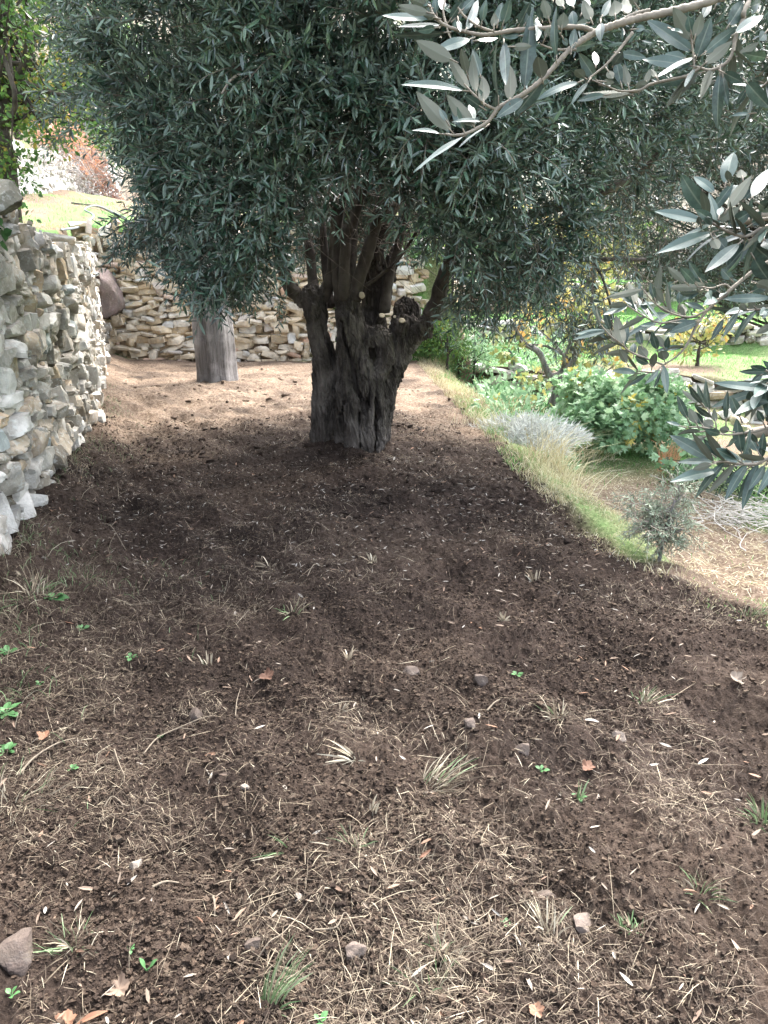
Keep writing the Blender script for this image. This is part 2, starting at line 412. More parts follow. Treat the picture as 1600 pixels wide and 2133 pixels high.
def z_back(x, y):
    z = 1.62 + 0.15 * np.clip(x_left(y) - x, 0, 6) + 0.08 * np.clip(y - 7.7, 0, 14)
    # the raised ground behind the pale wall on the hill
    wx = -7.35 - (y - 17) * 0.177
    z = z + 1.0 * sst(0.0, 0.3, wx - 0.25 - x) * sst(15.0, 17.0, y)
    return z + 0.55 * np.maximum(0, y - 31) + 0.55 * np.maximum(0, -12 - x) + 0.07 * fbm(P2(x * .7, y * .7), 3, 4)
def z_terrace(x, y):
    z = 0.10 * np.exp(-((x + 2.9) ** 2 / 1.6 + (y - 9.6) ** 2 / 1.2)) + 0.05 * fbm(P2(x * .9, y * .9), 3, 2)
    z = z + 0.09 * np.exp(-((x + .31) ** 2 + (y - 6.8) ** 2) / .5)
    z = z + 0.16 * sst(.5, 0, x - x_left(y)) * sst(1, 3, y) * .7
    return z
def base_h(x, y):
    x = np.asarray(x, float); y = np.asarray(y, float)
    t = np.maximum(sst(0.12, 0.34, x_left(y) - x), sst(0.14, 0.4, y - YF))
    up = z_terrace(x, y) * (1 - t) + z_back(x, y) * t
    e = x_edge(y) + 0.21 * fbm(P2(x * 0, y * 1.8), 4, 5)
    return up + (z_low(x, y) - up) * sst(0.0, 1.15, x - e)
def tilled(x, y):
    "how much the ground here is dug over"
    e = x - x_edge(y)
    t = (1 - sst(-.1, .2, e)) * sst(-.1, .1, x - x_left(y)) * (1 - sst(YF - .2, YF, y)) * (1 - .35 * sst(8, 11, y))
    return np.maximum(t, 0.6 * sst(1.0, 1.5, e) * (1 - sst(2.4, 3.2, e)) * (1 - sst(8.5, 10, y)))
def ground_h(x, y):
    x = np.asarray(x, float); y = np.asarray(y, float)
    t = tilled(x, y)
    near = 1 - sst(5, 14, y)
    n = 0.042 * fbm(P2(x * 2.2, y * 2.8), 3, 11) + 0.030 * fbm(P2(x * 6, y * 8), 3, 12)
    n = n + 0.020 * vnoise(P2(x * 2.6 + .6 * y, y * 5.2 - x), 41)
    n = n + 0.024 * np.sin((x * .83 + y * .56) * 17 + 2.2 * vnoise(P2(x * 1.2, y * 1.2), 42)) * (.5 + .5 * vnoise(P2(x * .8, y * .8), 43))
    w = worley(x + .05 * vnoise(P2(x * 9, y * 9), 3), y, 13, 1); w2 = worley(x, y, 34, 2)
    c = fbm(P2(x * 1.7, y * 1.7), 2, 30)
    n = n + (0.028 * np.clip(.55 - w, -.2, .6) * sst(-.25, .35, c) + 0.012 * np.clip(.55 - w2, -.2, .6)) + 0.013 * fbm(P2(x * 24, y * 24), 3, 14) * near + 0.007 * (1 - 2.2 * np.abs(vnoise(P2(x * 55, y * 55), 15))) * near
    far = np.hypot(x, y)
    return base_h(x, y) + n * t + (1 - t) * (0.03 * fbm(P2(x * 3, y * 3), 4, 6) + 0.9 * sst(25, 60, far) * fbm(P2(x * .15, y * .15), 4, 7))

def G(u, v):
    "the point of the terrain sighted on photograph pixel (u, v)"
    d = FW + (u - 800) / FPX * RT + (1066.5 - v) / FPX * UP
    ts = np.geomspace(0.8, 150, 1500)
    p = CAM + ts[:, None] * d
    z = base_h(p[:, 0], p[:, 1])
    i = int(np.argmax(p[:, 2] < z))
    a, b = ts[max(i-1, 0)], ts[i]
    for _ in range(18):
        m = (a + b) / 2; q = CAM + m * d
        if q[2] < base_h(q[0], q[1]): b = m
        else: a = m
    q = CAM + b * d; q[2] = float(ground_h(q[0], q[1]))
    return q
def gz(x, y): return np.asarray(ground_h(x, y))

# polar sheet: fine ahead, coarse behind, out to the horizon
ang = np.concatenate([np.linspace(-33, 33, 640), np.linspace(34, 326, 150)]) * PI / 180
rad = np.concatenate([np.geomspace(0.75, 16, 760), np.geomspace(16.3, 260, 130)])
AA, RR = np.meshgrid(ang, rad)
gx, gy = RR * np.sin(AA), RR * np.cos(AA)
gzv = ground_h(gx, gy)
na = len(ang)
gi = np.arange(len(rad) - 1)[:, None] * na; gj = np.arange(na)[None]; gj2 = (gj + 1) % na
gF = np.stack([gi + gj, gi + na + gj, gi + na + gj2, gi + gj2], -1).reshape(-1, 4)[:, ::-1]
gV = np.stack([gx, gy, gzv], -1).reshape(-1, 3)
gV = np.vstack([gV, [0, 0, float(ground_h(0, 0))]])
jj = np.arange(na)
gT = np.stack([np.full(na, len(gV) - 1), (jj + 1) % na, jj], -1)
# what covers the land: green growth, pale dry chaff, freshly turned dark earth
def cover(x, y):
    e = x - x_edge(y)
    nz = fbm(P2(x * 1.1, y * 1.1), 4, 21)
    n2 = fbm(P2(x * .35, y * .35), 4, 23)
    inside = (1 - sst(-.05, .15, e)) * sst(-.34, -.2, x - x_left(y)) * (1 - sst(YF - .1, YF + .1, y))
    dry = inside * (sst(7.2, 9.4, y + 1.3 * nz + .45 * np.abs(x + .3)) * (.62 + .75 * fbm(P2(x * 3.2, y * 3.2), 4, 25)) + .10 * sst(.1, .5, nz))  # paler past the crown: real chaff, plus open light put into the colour
    green = inside * 0.0
    bank = sst(-.12, .1, e) * (1 - sst(.7, 1.2, e))
    dry = dry + bank * (.55 + .4 * nz); green = green + bank * sst(.0, .35, nz) * .5
    low = sst(.9, 1.3, e)
    path = low * (1 - sst(2.3, 3.0, e + .8 * nz)) * (1 - sst(8.5, 10.5, y))
    dry = dry + path * .8
    rest = low - path
    green = green + rest * sst(-.25, .2, n2 + .25) * (1 - sst(26, 34, y)); dry = dry + rest * .6
    back = (1 - inside) * (1 - sst(-.05, .15, e))
    green = green + back * sst(.0, .3, nz + .12 * (1 - sst(8, 11, y))) * (1 - sst(22, 30, y)); dry = dry + back * .7
    farm = sst(26, 40, y)
    scrub = farm * (.35 + .65 * sst(-.05, .12, fbm(P2(x * .28, y * .28), 5, 27)))
    return np.clip(green, 0, 1), np.clip(dry, 0, 1), np.clip(scrub, 0, 1)
cg, cd, cs = cover(gV[:, 0], gV[:, 1])
m, nt, bs = mat("turned_earth")
co = coords(nt)
n1 = noise(nt, 1.6, 6, 0.6, co); n2 = noise(nt, 38, 8, 0.7, co); n3 = noise(nt, 170, 4, 0.7, co); n4 = noise(nt, 7, 6, 0.65, co, 0.5)
soil = ramp(nt, mth(nt, 'ADD', mth(nt, 'MULTIPLY', n1, .5), mth(nt, 'MULTIPLY', n2, .5)), [(0.34, (0.010, 0.007, 0.0055)), (0.5, (0.031, 0.0213, 0.0163)), (0.66, (0.080, 0.057, 0.044))])
soil = mix(nt, ramp(nt, n3, [(0.6, (0, 0, 0)), (0.75, (.6, .6, .6))]), soil, (0.13, 0.10, 0.08))
dryc = ramp(nt, n2, [(0.3, (0.085, 0.055, 0.038)), (0.5, (0.22, 0.158, 0.112)), (0.7, (0.40, 0.325, 0.245))])
grc = ramp(nt, n2, [(0.3, (0.06, 0.14, 0.035)), (0.55, (0.13, 0.27, 0.075)), (0.7, (0.24, 0.34, 0.13))])
sc_ = ramp(nt, n4, [(0.35, (0.07, 0.08, 0.055)), (0.6, (0.24, 0.24, 0.20))])
c = mix(nt, mth(nt, 'MULTIPLY', attr(nt, 'dry'), mth(nt, 'ADD', .5, n4)), soil, dryc)
c = mix(nt, mth(nt, 'MULTIPLY', attr(nt, 'green'), mth(nt, 'ADD', .4, n4)), c, grc)
c = mix(nt, attr(nt, 'scrub'), c, sc_)
nt.links.new(c, bs.inputs['Base Color']); bs.inputs['Roughness'].default_value = 0.95; bs.inputs['Specular IOR Level'].default_value = 0.15
bump(nt, bs, mth(nt, 'ADD', n2, mth(nt, 'MULTIPLY', n3, .5)), 1.0, 0.02)
M_ground = m
ground = tag(mk("ground", gV, [gF, gT], M_ground, attrs={'green': cg, 'dry': cd, 'scrub': cs}), kind='structure')

# ------------------------------------------------------------------ dry stone walls
def stone_wall(name, label, group, path, z0f, z1f, face, rng, hr, wr, depth, mats, m=4, sizef=None, rough=.13, box=.62, cap=True, core=True, lean=0.05, gap=1.0):
    """courses of separate angular stones along a polyline; face = +1 when the seen face lies to the right of the path"""
    path = np.asarray(path, float); seg = np.linalg.norm(np.diff(path, axis=0), axis=1); cum = np.concatenate([[0], np.cumsum(seg)]); Lt = cum[-1]
    def at(s):
        p = np.array([np.interp(s, cum, path[:, k]) for k in (0, 1)])
        i = min(np.searchsorted(cum, s, side='right') - 1, len(seg) - 1); i = max(i, 0)
        t = (path[i+1] - path[i]) / seg[i]
        return p, t, np.array([t[1], -t[0]]) * face
    B = Bag()
    h = 0.0
    top = max(z1f(s) - z0f(s) for s in np.linspace(0, Lt, 30))
    while h < top:
        ch = rng.uniform(*hr); s = -rng.uniform(0, wr[1])
        while s < Lt:
            k = sizef(s) if sizef else 1.0
            w = rng.uniform(*wr) * k; hh = ch * rng.uniform(.75, 1.45)
            sm = min(max(s + w / 2, 0), Lt); p, t, nrm = at(sm); zb = z0f(sm)
            z = zb + h + ch / 2 + rng.normal(0, .018)
            lim = z1f(sm)
            if z + ch * .3 < lim + rng.normal(0, .05):
                tall = rng.random() < .08
                sz = (w * (.5 if tall else 1.0) * gap, depth * rng.uniform(.8, 1.2), hh * (1.9 if tall else 1.0) * gap)
                V, F = rock(rng, sz, m, box, 5, rough, hr=(.72, 1.0))
                out = rng.normal(0, .03) - lean * (z - zb) - depth * .42
                M = np.array([[t[0], -nrm[0], 0], [t[1], -nrm[1], 0], [0, 0, 1]])
                V = V @ M.T + np.array([p[0] + nrm[0] * out, p[1] + nrm[1] * out, z])
                B.add(V, F, np.clip(rng.beta(2, 2) + rng.normal(0, .12), 0, 1))
                # small wedges between the big stones
                if rng.random() < .5:
                    V, F = rock(rng, np.array([.35, .4, .35]) * ch * rng.uniform(.6, 1.3), 2, .5, 4, rough, rot='x')
                    q = np.array([rng.uniform(-w/2, w/2), out + depth * .38, ch * .55])
                    B.add(V + np.array([p[0] + t[0]*q[0] + nrm[0]*q[1], p[1] + t[1]*q[0] + nrm[1]*q[1], z + q[2]]), F, rng.random())
            s += w * rng.uniform(.88, 1.0)
        h += ch * .93
    if core:
        ss = np.linspace(0, Lt, max(8, int(Lt / .12))); nz = 14; rows = []
        for s in ss:
            p, t, nrm = at(s); a, b = z0f(s) - .2, z1f(s) - .06
            col = []
            for k in range(nz + 1):
                z = a + (b - a) * k / nz; o = -.09 - lean * max(z - a, 0) - .05 * vnoise(np.array([s * 4, z * 4, 1.0]), 2)
                col.append([p[0] + nrm[0]*o, p[1] + nrm[1]*o, z])
            col.append([p[0] - nrm[0]*(depth*1.7), p[1] - nrm[1]*(depth*1.7), b - .04]); col.append([p[0] - nrm[0]*(depth*1.7), p[1] - nrm[1]*(depth*1.7), a])
            rows.append(col)
        V = np.array(rows); n0, n1_ = V.shape[:2]; i = np.arange(n0-1)[:, None]*n1_; j = np.arange(n1_)[None]; j2 = (j+1) % n1_
        Fq = np.stack([i+j, i+n1_+j, i+n1_+j2, i+j2], -1).reshape(-1, 4)
        B.add(V.reshape(-1, 3), [Fq, np.arange(n1_)[None], (np.arange(n1_)[::-1] + (n0-1)*n1_)[None]], .3, 1)
    o = B.build(name, mats, loc=(path[0][0], path[0][1], z0f(0)), smooth=True, sharp=28)
    return tag(o, label, 'wall', group)

r_ = np.random.default_rng(5)
lw = [(-1.8, 2.2), (-1.83, 2.9), (-2.06, 3.98), (-2.82, 7.7), (-3.75, 10.6), (-4.66, 13.5)]
_c = np.concatenate([[0], np.cumsum(np.linalg.norm(np.diff(np.array(lw), axis=0), axis=1))])
def lw_xy(s): return np.interp(s, _c, [p[0] for p in lw]), np.interp(s, _c, [p[1] for p in lw])
stone_wall("stone_wall", "rough grey dry stone wall with lichen along the left side of the dug terrace", None, lw,
           lambda s: float(base_h(lw_xy(s)[0] + .15, lw_xy(s)[1])) - .05, lambda s: 1.72 + .34 * float(sst(5.0, 2.8, s)) + .04 * math.sin(s * 3.1) + .04 * math.sin(s * 7) , 1, r_, (.055, .15), (.13, .40), .30,
           [M_stone, M_core], m=7, sizef=lambda s: 1.0 if s < 3.0 else .62, rough=.12, box=.86)
fw = [(-5.2, YF - .25), (-4.5, YF), (-2.5, YF + .05), (-.9, YF + .1), (.5, YF + .12), (1.0, YF + .4), (1.35, YF + 1.4)]
_c2 = np.concatenate([[0], np.cumsum(np.linalg.norm(np.diff(np.array(fw), axis=0), axis=1))])
def fw_xy(s): return np.interp(s, _c2, [p[0] for p in fw]), np.interp(s, _c2, [p[1] for p in fw])
stone_wall("stone_wall", "tan dry stone wall across the end of the terrace behind the grey trunk", None, fw,
           lambda s: float(base_h(fw_xy(s)[0], fw_xy(s)[1] - .3)) - .06, lambda s: 2.12 - .9 * float(sst(4.9, 6.6, s)) + .05 * math.sin(s * 4), 1, r_, (.055, .125), (.10, .36), .28,
           [M_tan, M_core2], m=4, rough=.10, box=.86)
hw = [(-7.1, 16.3), (-7.35, 17.0), (-9.65, 30.0), (-10.0, 33.0)]
_c3 = np.concatenate([[0], np.cumsum(np.linalg.norm(np.diff(np.array(hw), axis=0), axis=1))])
def hw_xy(s): return np.interp(s, _c3, [p[0] for p in hw]), np.interp(s, _c3, [p[1] for p in hw])
M_white = stone_mat("overexposed_stone", [(0, (0.5, 0.48, 0.45)), (.6, (0.68, 0.67, 0.64)), (1, (0.75, 0.73, 0.68))], .1, .06)  # near-white colour paints in the glare on plain stone
stone_wall("stone_wall", "white sunlit stone wall on the hill below the rust red bush", None, hw,
           lambda s: float(base_h(hw_xy(s)[0] + .3, hw_xy(s)[1])) - .1, lambda s: float(base_h(hw_xy(s)[0] + .3, hw_xy(s)[1])) + 1.0 + .08 * math.sin(s), 1, r_, (.08, .14), (.16, .42), .3,
           [M_white, M_white], m=4, rough=.08, box=.9, lean=.15)
# terrace walls on the lower land
def low_wall(pts, h, label, top=None):
    pts = np.array(pts, float); c = np.concatenate([[0], np.cumsum(np.linalg.norm(np.diff(pts, axis=0), axis=1))])
    f = lambda s: (np.interp(s, c, pts[:, 0]), np.interp(s, c, pts[:, 1]))
    zb = lambda s: float(base_h(f(s)[0], f(s)[1] - .35)) - .1
    return stone_wall("stone_wall", label, 'low terrace walls across the valley', pts, zb, lambda s: zb(s) + h + .06 * math.sin(s * 2.3), 1, r_, (.08, .16), (.2, .6), .3, [M_stone, M_core], m=2, rough=.12, box=.7)
qx = lambda a, x: (x, a - .25 * (x - 3) + .02)
low_wall([qx(14.4, x) for x in (1.4, 3, 5, 7.5, 10)], .66, 'low grey terrace wall behind the big green leafy bush')
low_wall([qx(18.6, x) for x in (1.2, 3, 6, 10, 13)], .70, 'grey terrace wall directly under the bright green grass strip right of the old trunk')
low_wall([qx(23.0, x) for x in (1.2, 4, 8, 13, 17)], .95, 'upper grey terrace wall above the bright green grass strip')
low_wall([qx(28.0, x) for x in (1.2, 5, 10, 16, 22)], 1.05, 'farthest grey terrace wall below the pale hillside')
# boulders
def boulder(name, u, v, d, size, label, mats, seed, cat='boulder', group=None, m=10, tint=.5, rough=.22, sit=None, box=.45):
    rg = np.random.default_rng(seed); p = W(u, v, d) if sit is None else np.array(sit)
    V, F = rock(rg, size, m, box, 8, rough, rot=True)
    o = mk(name, V + p, [F], mats, loc=p - np.array([0, 0, size[2] / 2]), tint=np.full(len(V), tint), sharp=32)
    return tag(o, label, cat, group)
boulder("boulder", 226, 612, 12.75, (.48, .7, .74), 'large pinkish boulder set in the corner where the grey wall meets the tan wall', M_pink, 6, rough=.2, box=.6)
M_moss = stone_mat('mossy_stone', [(0, (.10, .095, .07)), (1, (.19, .18, .15))], .3, .5)
boulder("boulder", 10, 412, 4.5, (.24, .34, .17), 'mossy grey boulder capping the near end of the left wall', M_moss, 8, tint=.3)

# ------------------------------------------------------------------ the old olive tree
def WY(u, v, y):
    d = y / (CT + (1066.5 - v) / FPX * ST)
    return W(u, v, d)
def surface_nets(f, o, h):
    s = f < 0; nx, ny, nz = f.shape
    c = [(0,0,0),(1,0,0),(0,1,0),(1,1,0),(0,0,1),(1,0,1),(0,1,1),(1,1,1)]
    sl = lambda a, d: a[d[0]:nx-1+d[0], d[1]:ny-1+d[1], d[2]:nz-1+d[2]]
    cnt = sum(sl(s, d).astype(np.int8) for d in c)
    cells = np.argwhere((cnt > 0) & (cnt < 8))
    idx = np.full((nx-1, ny-1, nz-1), -1, np.int64); idx[tuple(cells.T)] = np.arange(len(cells))
    fv = np.stack([f[tuple((cells + d).T)] for d in np.array(c)], 1)
    acc = np.zeros((len(cells), 3)); n = np.zeros(len(cells))
    for a in range(8):
        for b in range(a + 1, 8):
            da, db = np.array(c[a]), np.array(c[b])
            if abs(da - db).sum() != 1: continue
            m = (fv[:, a] < 0) != (fv[:, b] < 0)
            t = fv[m, a] / (fv[m, a] - fv[m, b])
            acc[m] += da + t[:, None] * (db - da); n[m] += 1
    V = (cells + acc / n[:, None]) * h + o
    Q = []
    for ax in range(3):
        b, cc = (ax + 1) % 3, (ax + 2) % 3
        lo = [slice(1, -1)] * 3; lo[ax] = slice(0, -1); hi = list(lo); hi[ax] = slice(1, None)
        s0, s1 = s[tuple(lo)], s[tuple(hi)]
        for inside_first in (True, False):
            e = np.argwhere((s0 & ~s1) if inside_first else (~s0 & s1))
            if not len(e): continue
            e = e + 1; e[:, ax] -= 1
            q = []
            for ob, oc in ((0, 0), (-1, 0), (-1, -1), (0, -1)):
                k = e.copy(); k[:, b] += ob; k[:, cc] += oc; q.append(idx[tuple(k.T)])
            q = np.stack(q, 1); Q.append(q if inside_first else q[:, ::-1])
    return V, np.concatenate(Q)
YT = 6.8
PXM = 0.0042
caps = []   # (list of points, list of radii)
def stem(*rows):
    caps.append((np.array([WY(u, v, YT + dy) for u, v, dy, r in rows]), np.array([r * PXM for *_, r in rows])))
# left pillar, with its pollard head and the limb stub leaning left
stem((660, 960, .02, 26), (672, 900, .0, 24), (677, 800, -.02, 22), (676, 740, -.02, 21), (666, 690, -.02, 23), (656, 640, 0, 24), (650, 612, 0, 20))
stem((650, 625, 0, 17), (632, 628, 0, 14), (612, 606, 0, 12))
stem((664, 630, 0, 14), (672, 618, -.02, 12), (682, 598, -.02, 10))
# middle pillar, twisting, widest at the foot
stem((735, 965, -.06, 42), (738, 900, -.08, 40), (740, 820, -.08, 34), (733, 740, -.08, 30), (729, 680, -.08, 28), (727, 640, -.06, 26), (726, 612, -.05, 25))
stem((700, 960, -.16, 17), (706, 880, -.14, 14), (712, 800, -.12, 10))
stem((770, 975, -.14, 20), (772, 900, -.16, 17), (768, 830, -.16, 14), (758, 760, -.16, 13))
stem((712, 665, -.2, 7), (730, 730, -.2, 7), (752, 800, -.19, 7), (762, 840, -.18, 6))
# the knotted loop to its right
stem((762, 700, -.08, 16), (786, 702, -.12, 17), (802, 712, -.12, 16), (806, 740, -.12, 15), (796, 768, -.12, 15), (782, 800, -.12, 17), (786, 860, -.12, 14), (790, 940, -.1, 12))
# right pillar and its fork
stem((790, 962, .05, 22), (795, 900, .05, 18), (800, 830, .06, 22), (812, 770, .06, 27), (830, 715, .05, 30), (842, 685, .05, 27))
stem((838, 690, .1, 25), (842, 668, .14, 24), (846, 648, .16, 25))
stem((838, 715, .02, 24), (866, 692, .0, 20), (890, 680, 0, 19), (906, 655, -.02, 17))
stem((800, 700, .0, 12), (795, 668, .02, 9))
stem((835, 690, -.06, 10), (840, 676, -.07, 9))
# dark old stub at the back
stem((770, 720, .22, 34), (776, 640, .24, 26), (774, 560, .26, 23), (778, 515, .26, 18))
stem((795, 620, .2, 18), (812, 560, .22, 14), (826, 515, .22, 10))
# root flare
stem((655, 950, .0, 22), (630, 972, -.1, 8)); stem((770, 955, -.2, 16), (790, 985, -.34, 8)); stem((700, 955, -.16, 18), (690, 985, -.32, 8)); stem((800, 950, .05, 18), (835, 965, .0, 8)); stem((735, 965, -.2, 20), (745, 992, -.34, 9))
hv = 0.010
lo = np.array([-1.05, 6.2, -.14]); hi_ = np.array([.42, 7.35, 1.98])
ns = np.ceil((hi_ - lo) / hv).astype(int)
X, Y, Z = [lo[k] + hv * np.arange(ns[k]) for k in range(3)]
X, Y, Z = np.meshgrid(X, Y, Z, indexing='ij')
Dv = np.full(X.shape, 9.0, np.float32)
for P_, r_c in caps:
    best = np.full(X.shape, 9.0, np.float32)
    for a, b, ra, rb in zip(P_[:-1], P_[1:], r_c[:-1], r_c[1:]):
        ab = b - a; L2 = ab @ ab
        t = np.clip(((X - a[0]) * ab[0] + (Y - a[1]) * ab[1] + (Z - a[2]) * ab[2]) / L2, 0, 1)
        d = np.sqrt((X - a[0] - t*ab[0])**2 + (Y - a[1] - t*ab[1])**2 + (Z - a[2] - t*ab[2])**2) - (ra + (rb - ra) * t)
        best = np.minimum(best, d)
    k = .016; hh = np.clip(.5 + .5 * (Dv - best) / k, 0, 1)
    Dv = Dv + (best - Dv) * hh - k * hh * (1 - hh)
for rows_, yr in (([(693, 770, 5), (690, 710, 9), (690, 640, 10)], 6.80), ([(688, 955, 6), (694, 880, 7), (693, 770, 7)], 6.70), ([(781, 960, 7), (784, 880, 7), (782, 830, 6)], 6.76), ([(714, 664, 4), (726, 720, 4), (744, 790, 4), (760, 845, 5)], 6.70),
                  ([(704, 955, 4), (716, 890, 4), (718, 830, 3)], 6.66), ([(752, 965, 4), (752, 900, 4), (748, 850, 3)], 6.66), ([(766, 760, 6), (770, 800, 6), (772, 840, 4)], 6.74)):
    pts = [(WY(u, v, YT), r * PXM) for u, v, r in rows_]; best = np.full(X.shape, 9.0, np.float32)
    for (a, ra), (b, rb_) in zip(pts[:-1], pts[1:]):
        dx, dz = b[0] - a[0], b[2] - a[2]; t = np.clip(((X - a[0]) * dx + (Z - a[2]) * dz) / (dx*dx + dz*dz), 0, 1)
        best = np.minimum(best, np.hypot(X - a[0] - t*dx, Z - a[2] - t*dz) - (ra + (rb_ - ra) * t))
    Dv = np.maximum(Dv, -(best + np.maximum(0, Y - yr) * 1.2)).astype(np.float32)
near = np.abs(Dv) < .09
q = np.stack([X[near], Y[near], Z[near]], -1)
aa = np.arctan2(q[:, 1] - YT, q[:, 0] + .31) 
rr = np.hypot(q[:, 1] - YT, q[:, 0] + .31)
tw = q.copy(); tw[:, 0] += .35 * q[:, 2] * .5; 
ridge = 1 - np.abs(fbm(tw * np.array([11, 11, 2.2]), 3, 61)) * 2.4
Dv[near] += (-.034 * fbm(tw * np.array([6, 6, 1.8]), 3, 60) - .026 * ridge + .016 - .012 * fbm(q * np.array([28, 28, 7]), 2, 62)).astype(np.float32)
tV, tF = surface_nets(Dv, lo, hv)
tb = np.array([-.31, YT, float(base_h(-.31, YT))])
olive = empty("olive_tree", tb, "large old olive tree with a thick gnarled pollarded trunk standing on the dug terrace", "tree")
# refine the skin once and cut bark fissures into it
tmp = mk("trunk", tV, [tF], M_bark); md = tmp.modifiers.new("s", 'SUBSURF'); md.levels = 1
ev = tmp.evaluated_get(bpy.context.evaluated_depsgraph_get()); em = ev.to_mesh()
n_ = len(em.vertices); tV = np.empty(n_ * 3); em.vertices.foreach_get("co", tV); tV = tV.reshape(-1, 3)
nN = np.empty(n_ * 3); em.vertices.foreach_get("normal", nN); nN = nN.reshape(-1, 3)
tF = np.empty(len(em.polygons) * 4, np.int32); em.polygons.foreach_get("vertices", tF); tF = tF.reshape(-1, 4)
ev.to_mesh_clear(); bpy.data.objects.remove(tmp)
qs = tV.copy(); qs[:, 0] += .18 * qs[:, 2]; wv = .04 * fbm(tV * 5, 2, 66); qs[:, 0] += wv; qs[:, 1] += wv
fis = np.abs(fbm(qs * np.array([34, 34, 5.5]), 3, 64)); fis2 = np.abs(vnoise(qs * np.array([70, 70, 14]), 65))
tV = tV + nN * (.016 * np.clip(fis * 3, 0, 1) - .010 + .006 * np.clip(fis2 * 2, 0, 1) - .003)[:, None]
mk("trunk", tV, [tF], M_bark, olive)
del X, Y, Z, Dv, near, q, tw
# cut discs, pale where shoots were sawn off
for u, v, dy, r, n in ((752, 616, -.17, 5.5, (.25, -1, .15)), (793, 662, -.04, 5, (.3, -.75, .6)), (838, 673, -.10, 5.5, (-.1, -.75, .65)), (822, 664, -.02, 2.8, (0, -.8, .5))):
    p = WY(u, v, YT + dy); n = norm(np.array(n, float)); a = norm(np.cross(n, [0, 0, 1.0])); b = np.cross(n, a)
    th = np.linspace(0, 2*PI, 18, endpoint=False); wob = 1 + .08 * np.sin(th * 2 + u) + .04 * np.sin(th * 5)
    rows = [p + o_ * n + (np.cos(th) * rr_ * wob)[:, None] * a + (np.sin(th) * rr_ * wob)[:, None] * b for o_, rr_ in ((-.07, r*PXM*1.35), (.034, r*PXM*1.12), (.040, r*PXM), (.038, r*PXM*.5))]
    V = np.vstack(rows + [[p + n * .037]]); k = 18; i = np.arange(k); i2 = (i + 1) % k
    F4 = np.concatenate([np.stack([j*k + i, j*k + i2, (j+1)*k + i2, (j+1)*k + i], -1) for j in range(3)]); F3 = np.stack([3*k + i, 3*k + i2, np.full(k, 4*k)], -1)
    if np.dot(np.cross(rows[1][1] - rows[1][0], rows[2][0] - rows[1][0]), rows[1][0] - p) < 0: F4 = F4[:, ::-1]; F3 = F3[:, ::-1]
    mk("pruning_cut", V, [F3, F4], [M_bark, M_cut], olive, midx=np.concatenate([np.ones(k), np.zeros(k), np.ones(2*k)]))
LIMBS = []
def limb(rows, name="limb", k=10, parent=None, m=None, rough=.25):
    "rows of (u, v, dy, radius in px)"
    p = np.array([[*WY(u, v, YT + dy), r * PXM * (1.2 if name == 'limb' and r > 4 else 1)] for u, v, dy, r in rows])
    s = spline(p, 8 * len(rows)); LIMBS.append(s)
    V, F = tube(s[:, :3], s[:, 3], k, rough, int(rows[0][0]))
    return mk(name, V, F, m or M_limb, parent or olive)
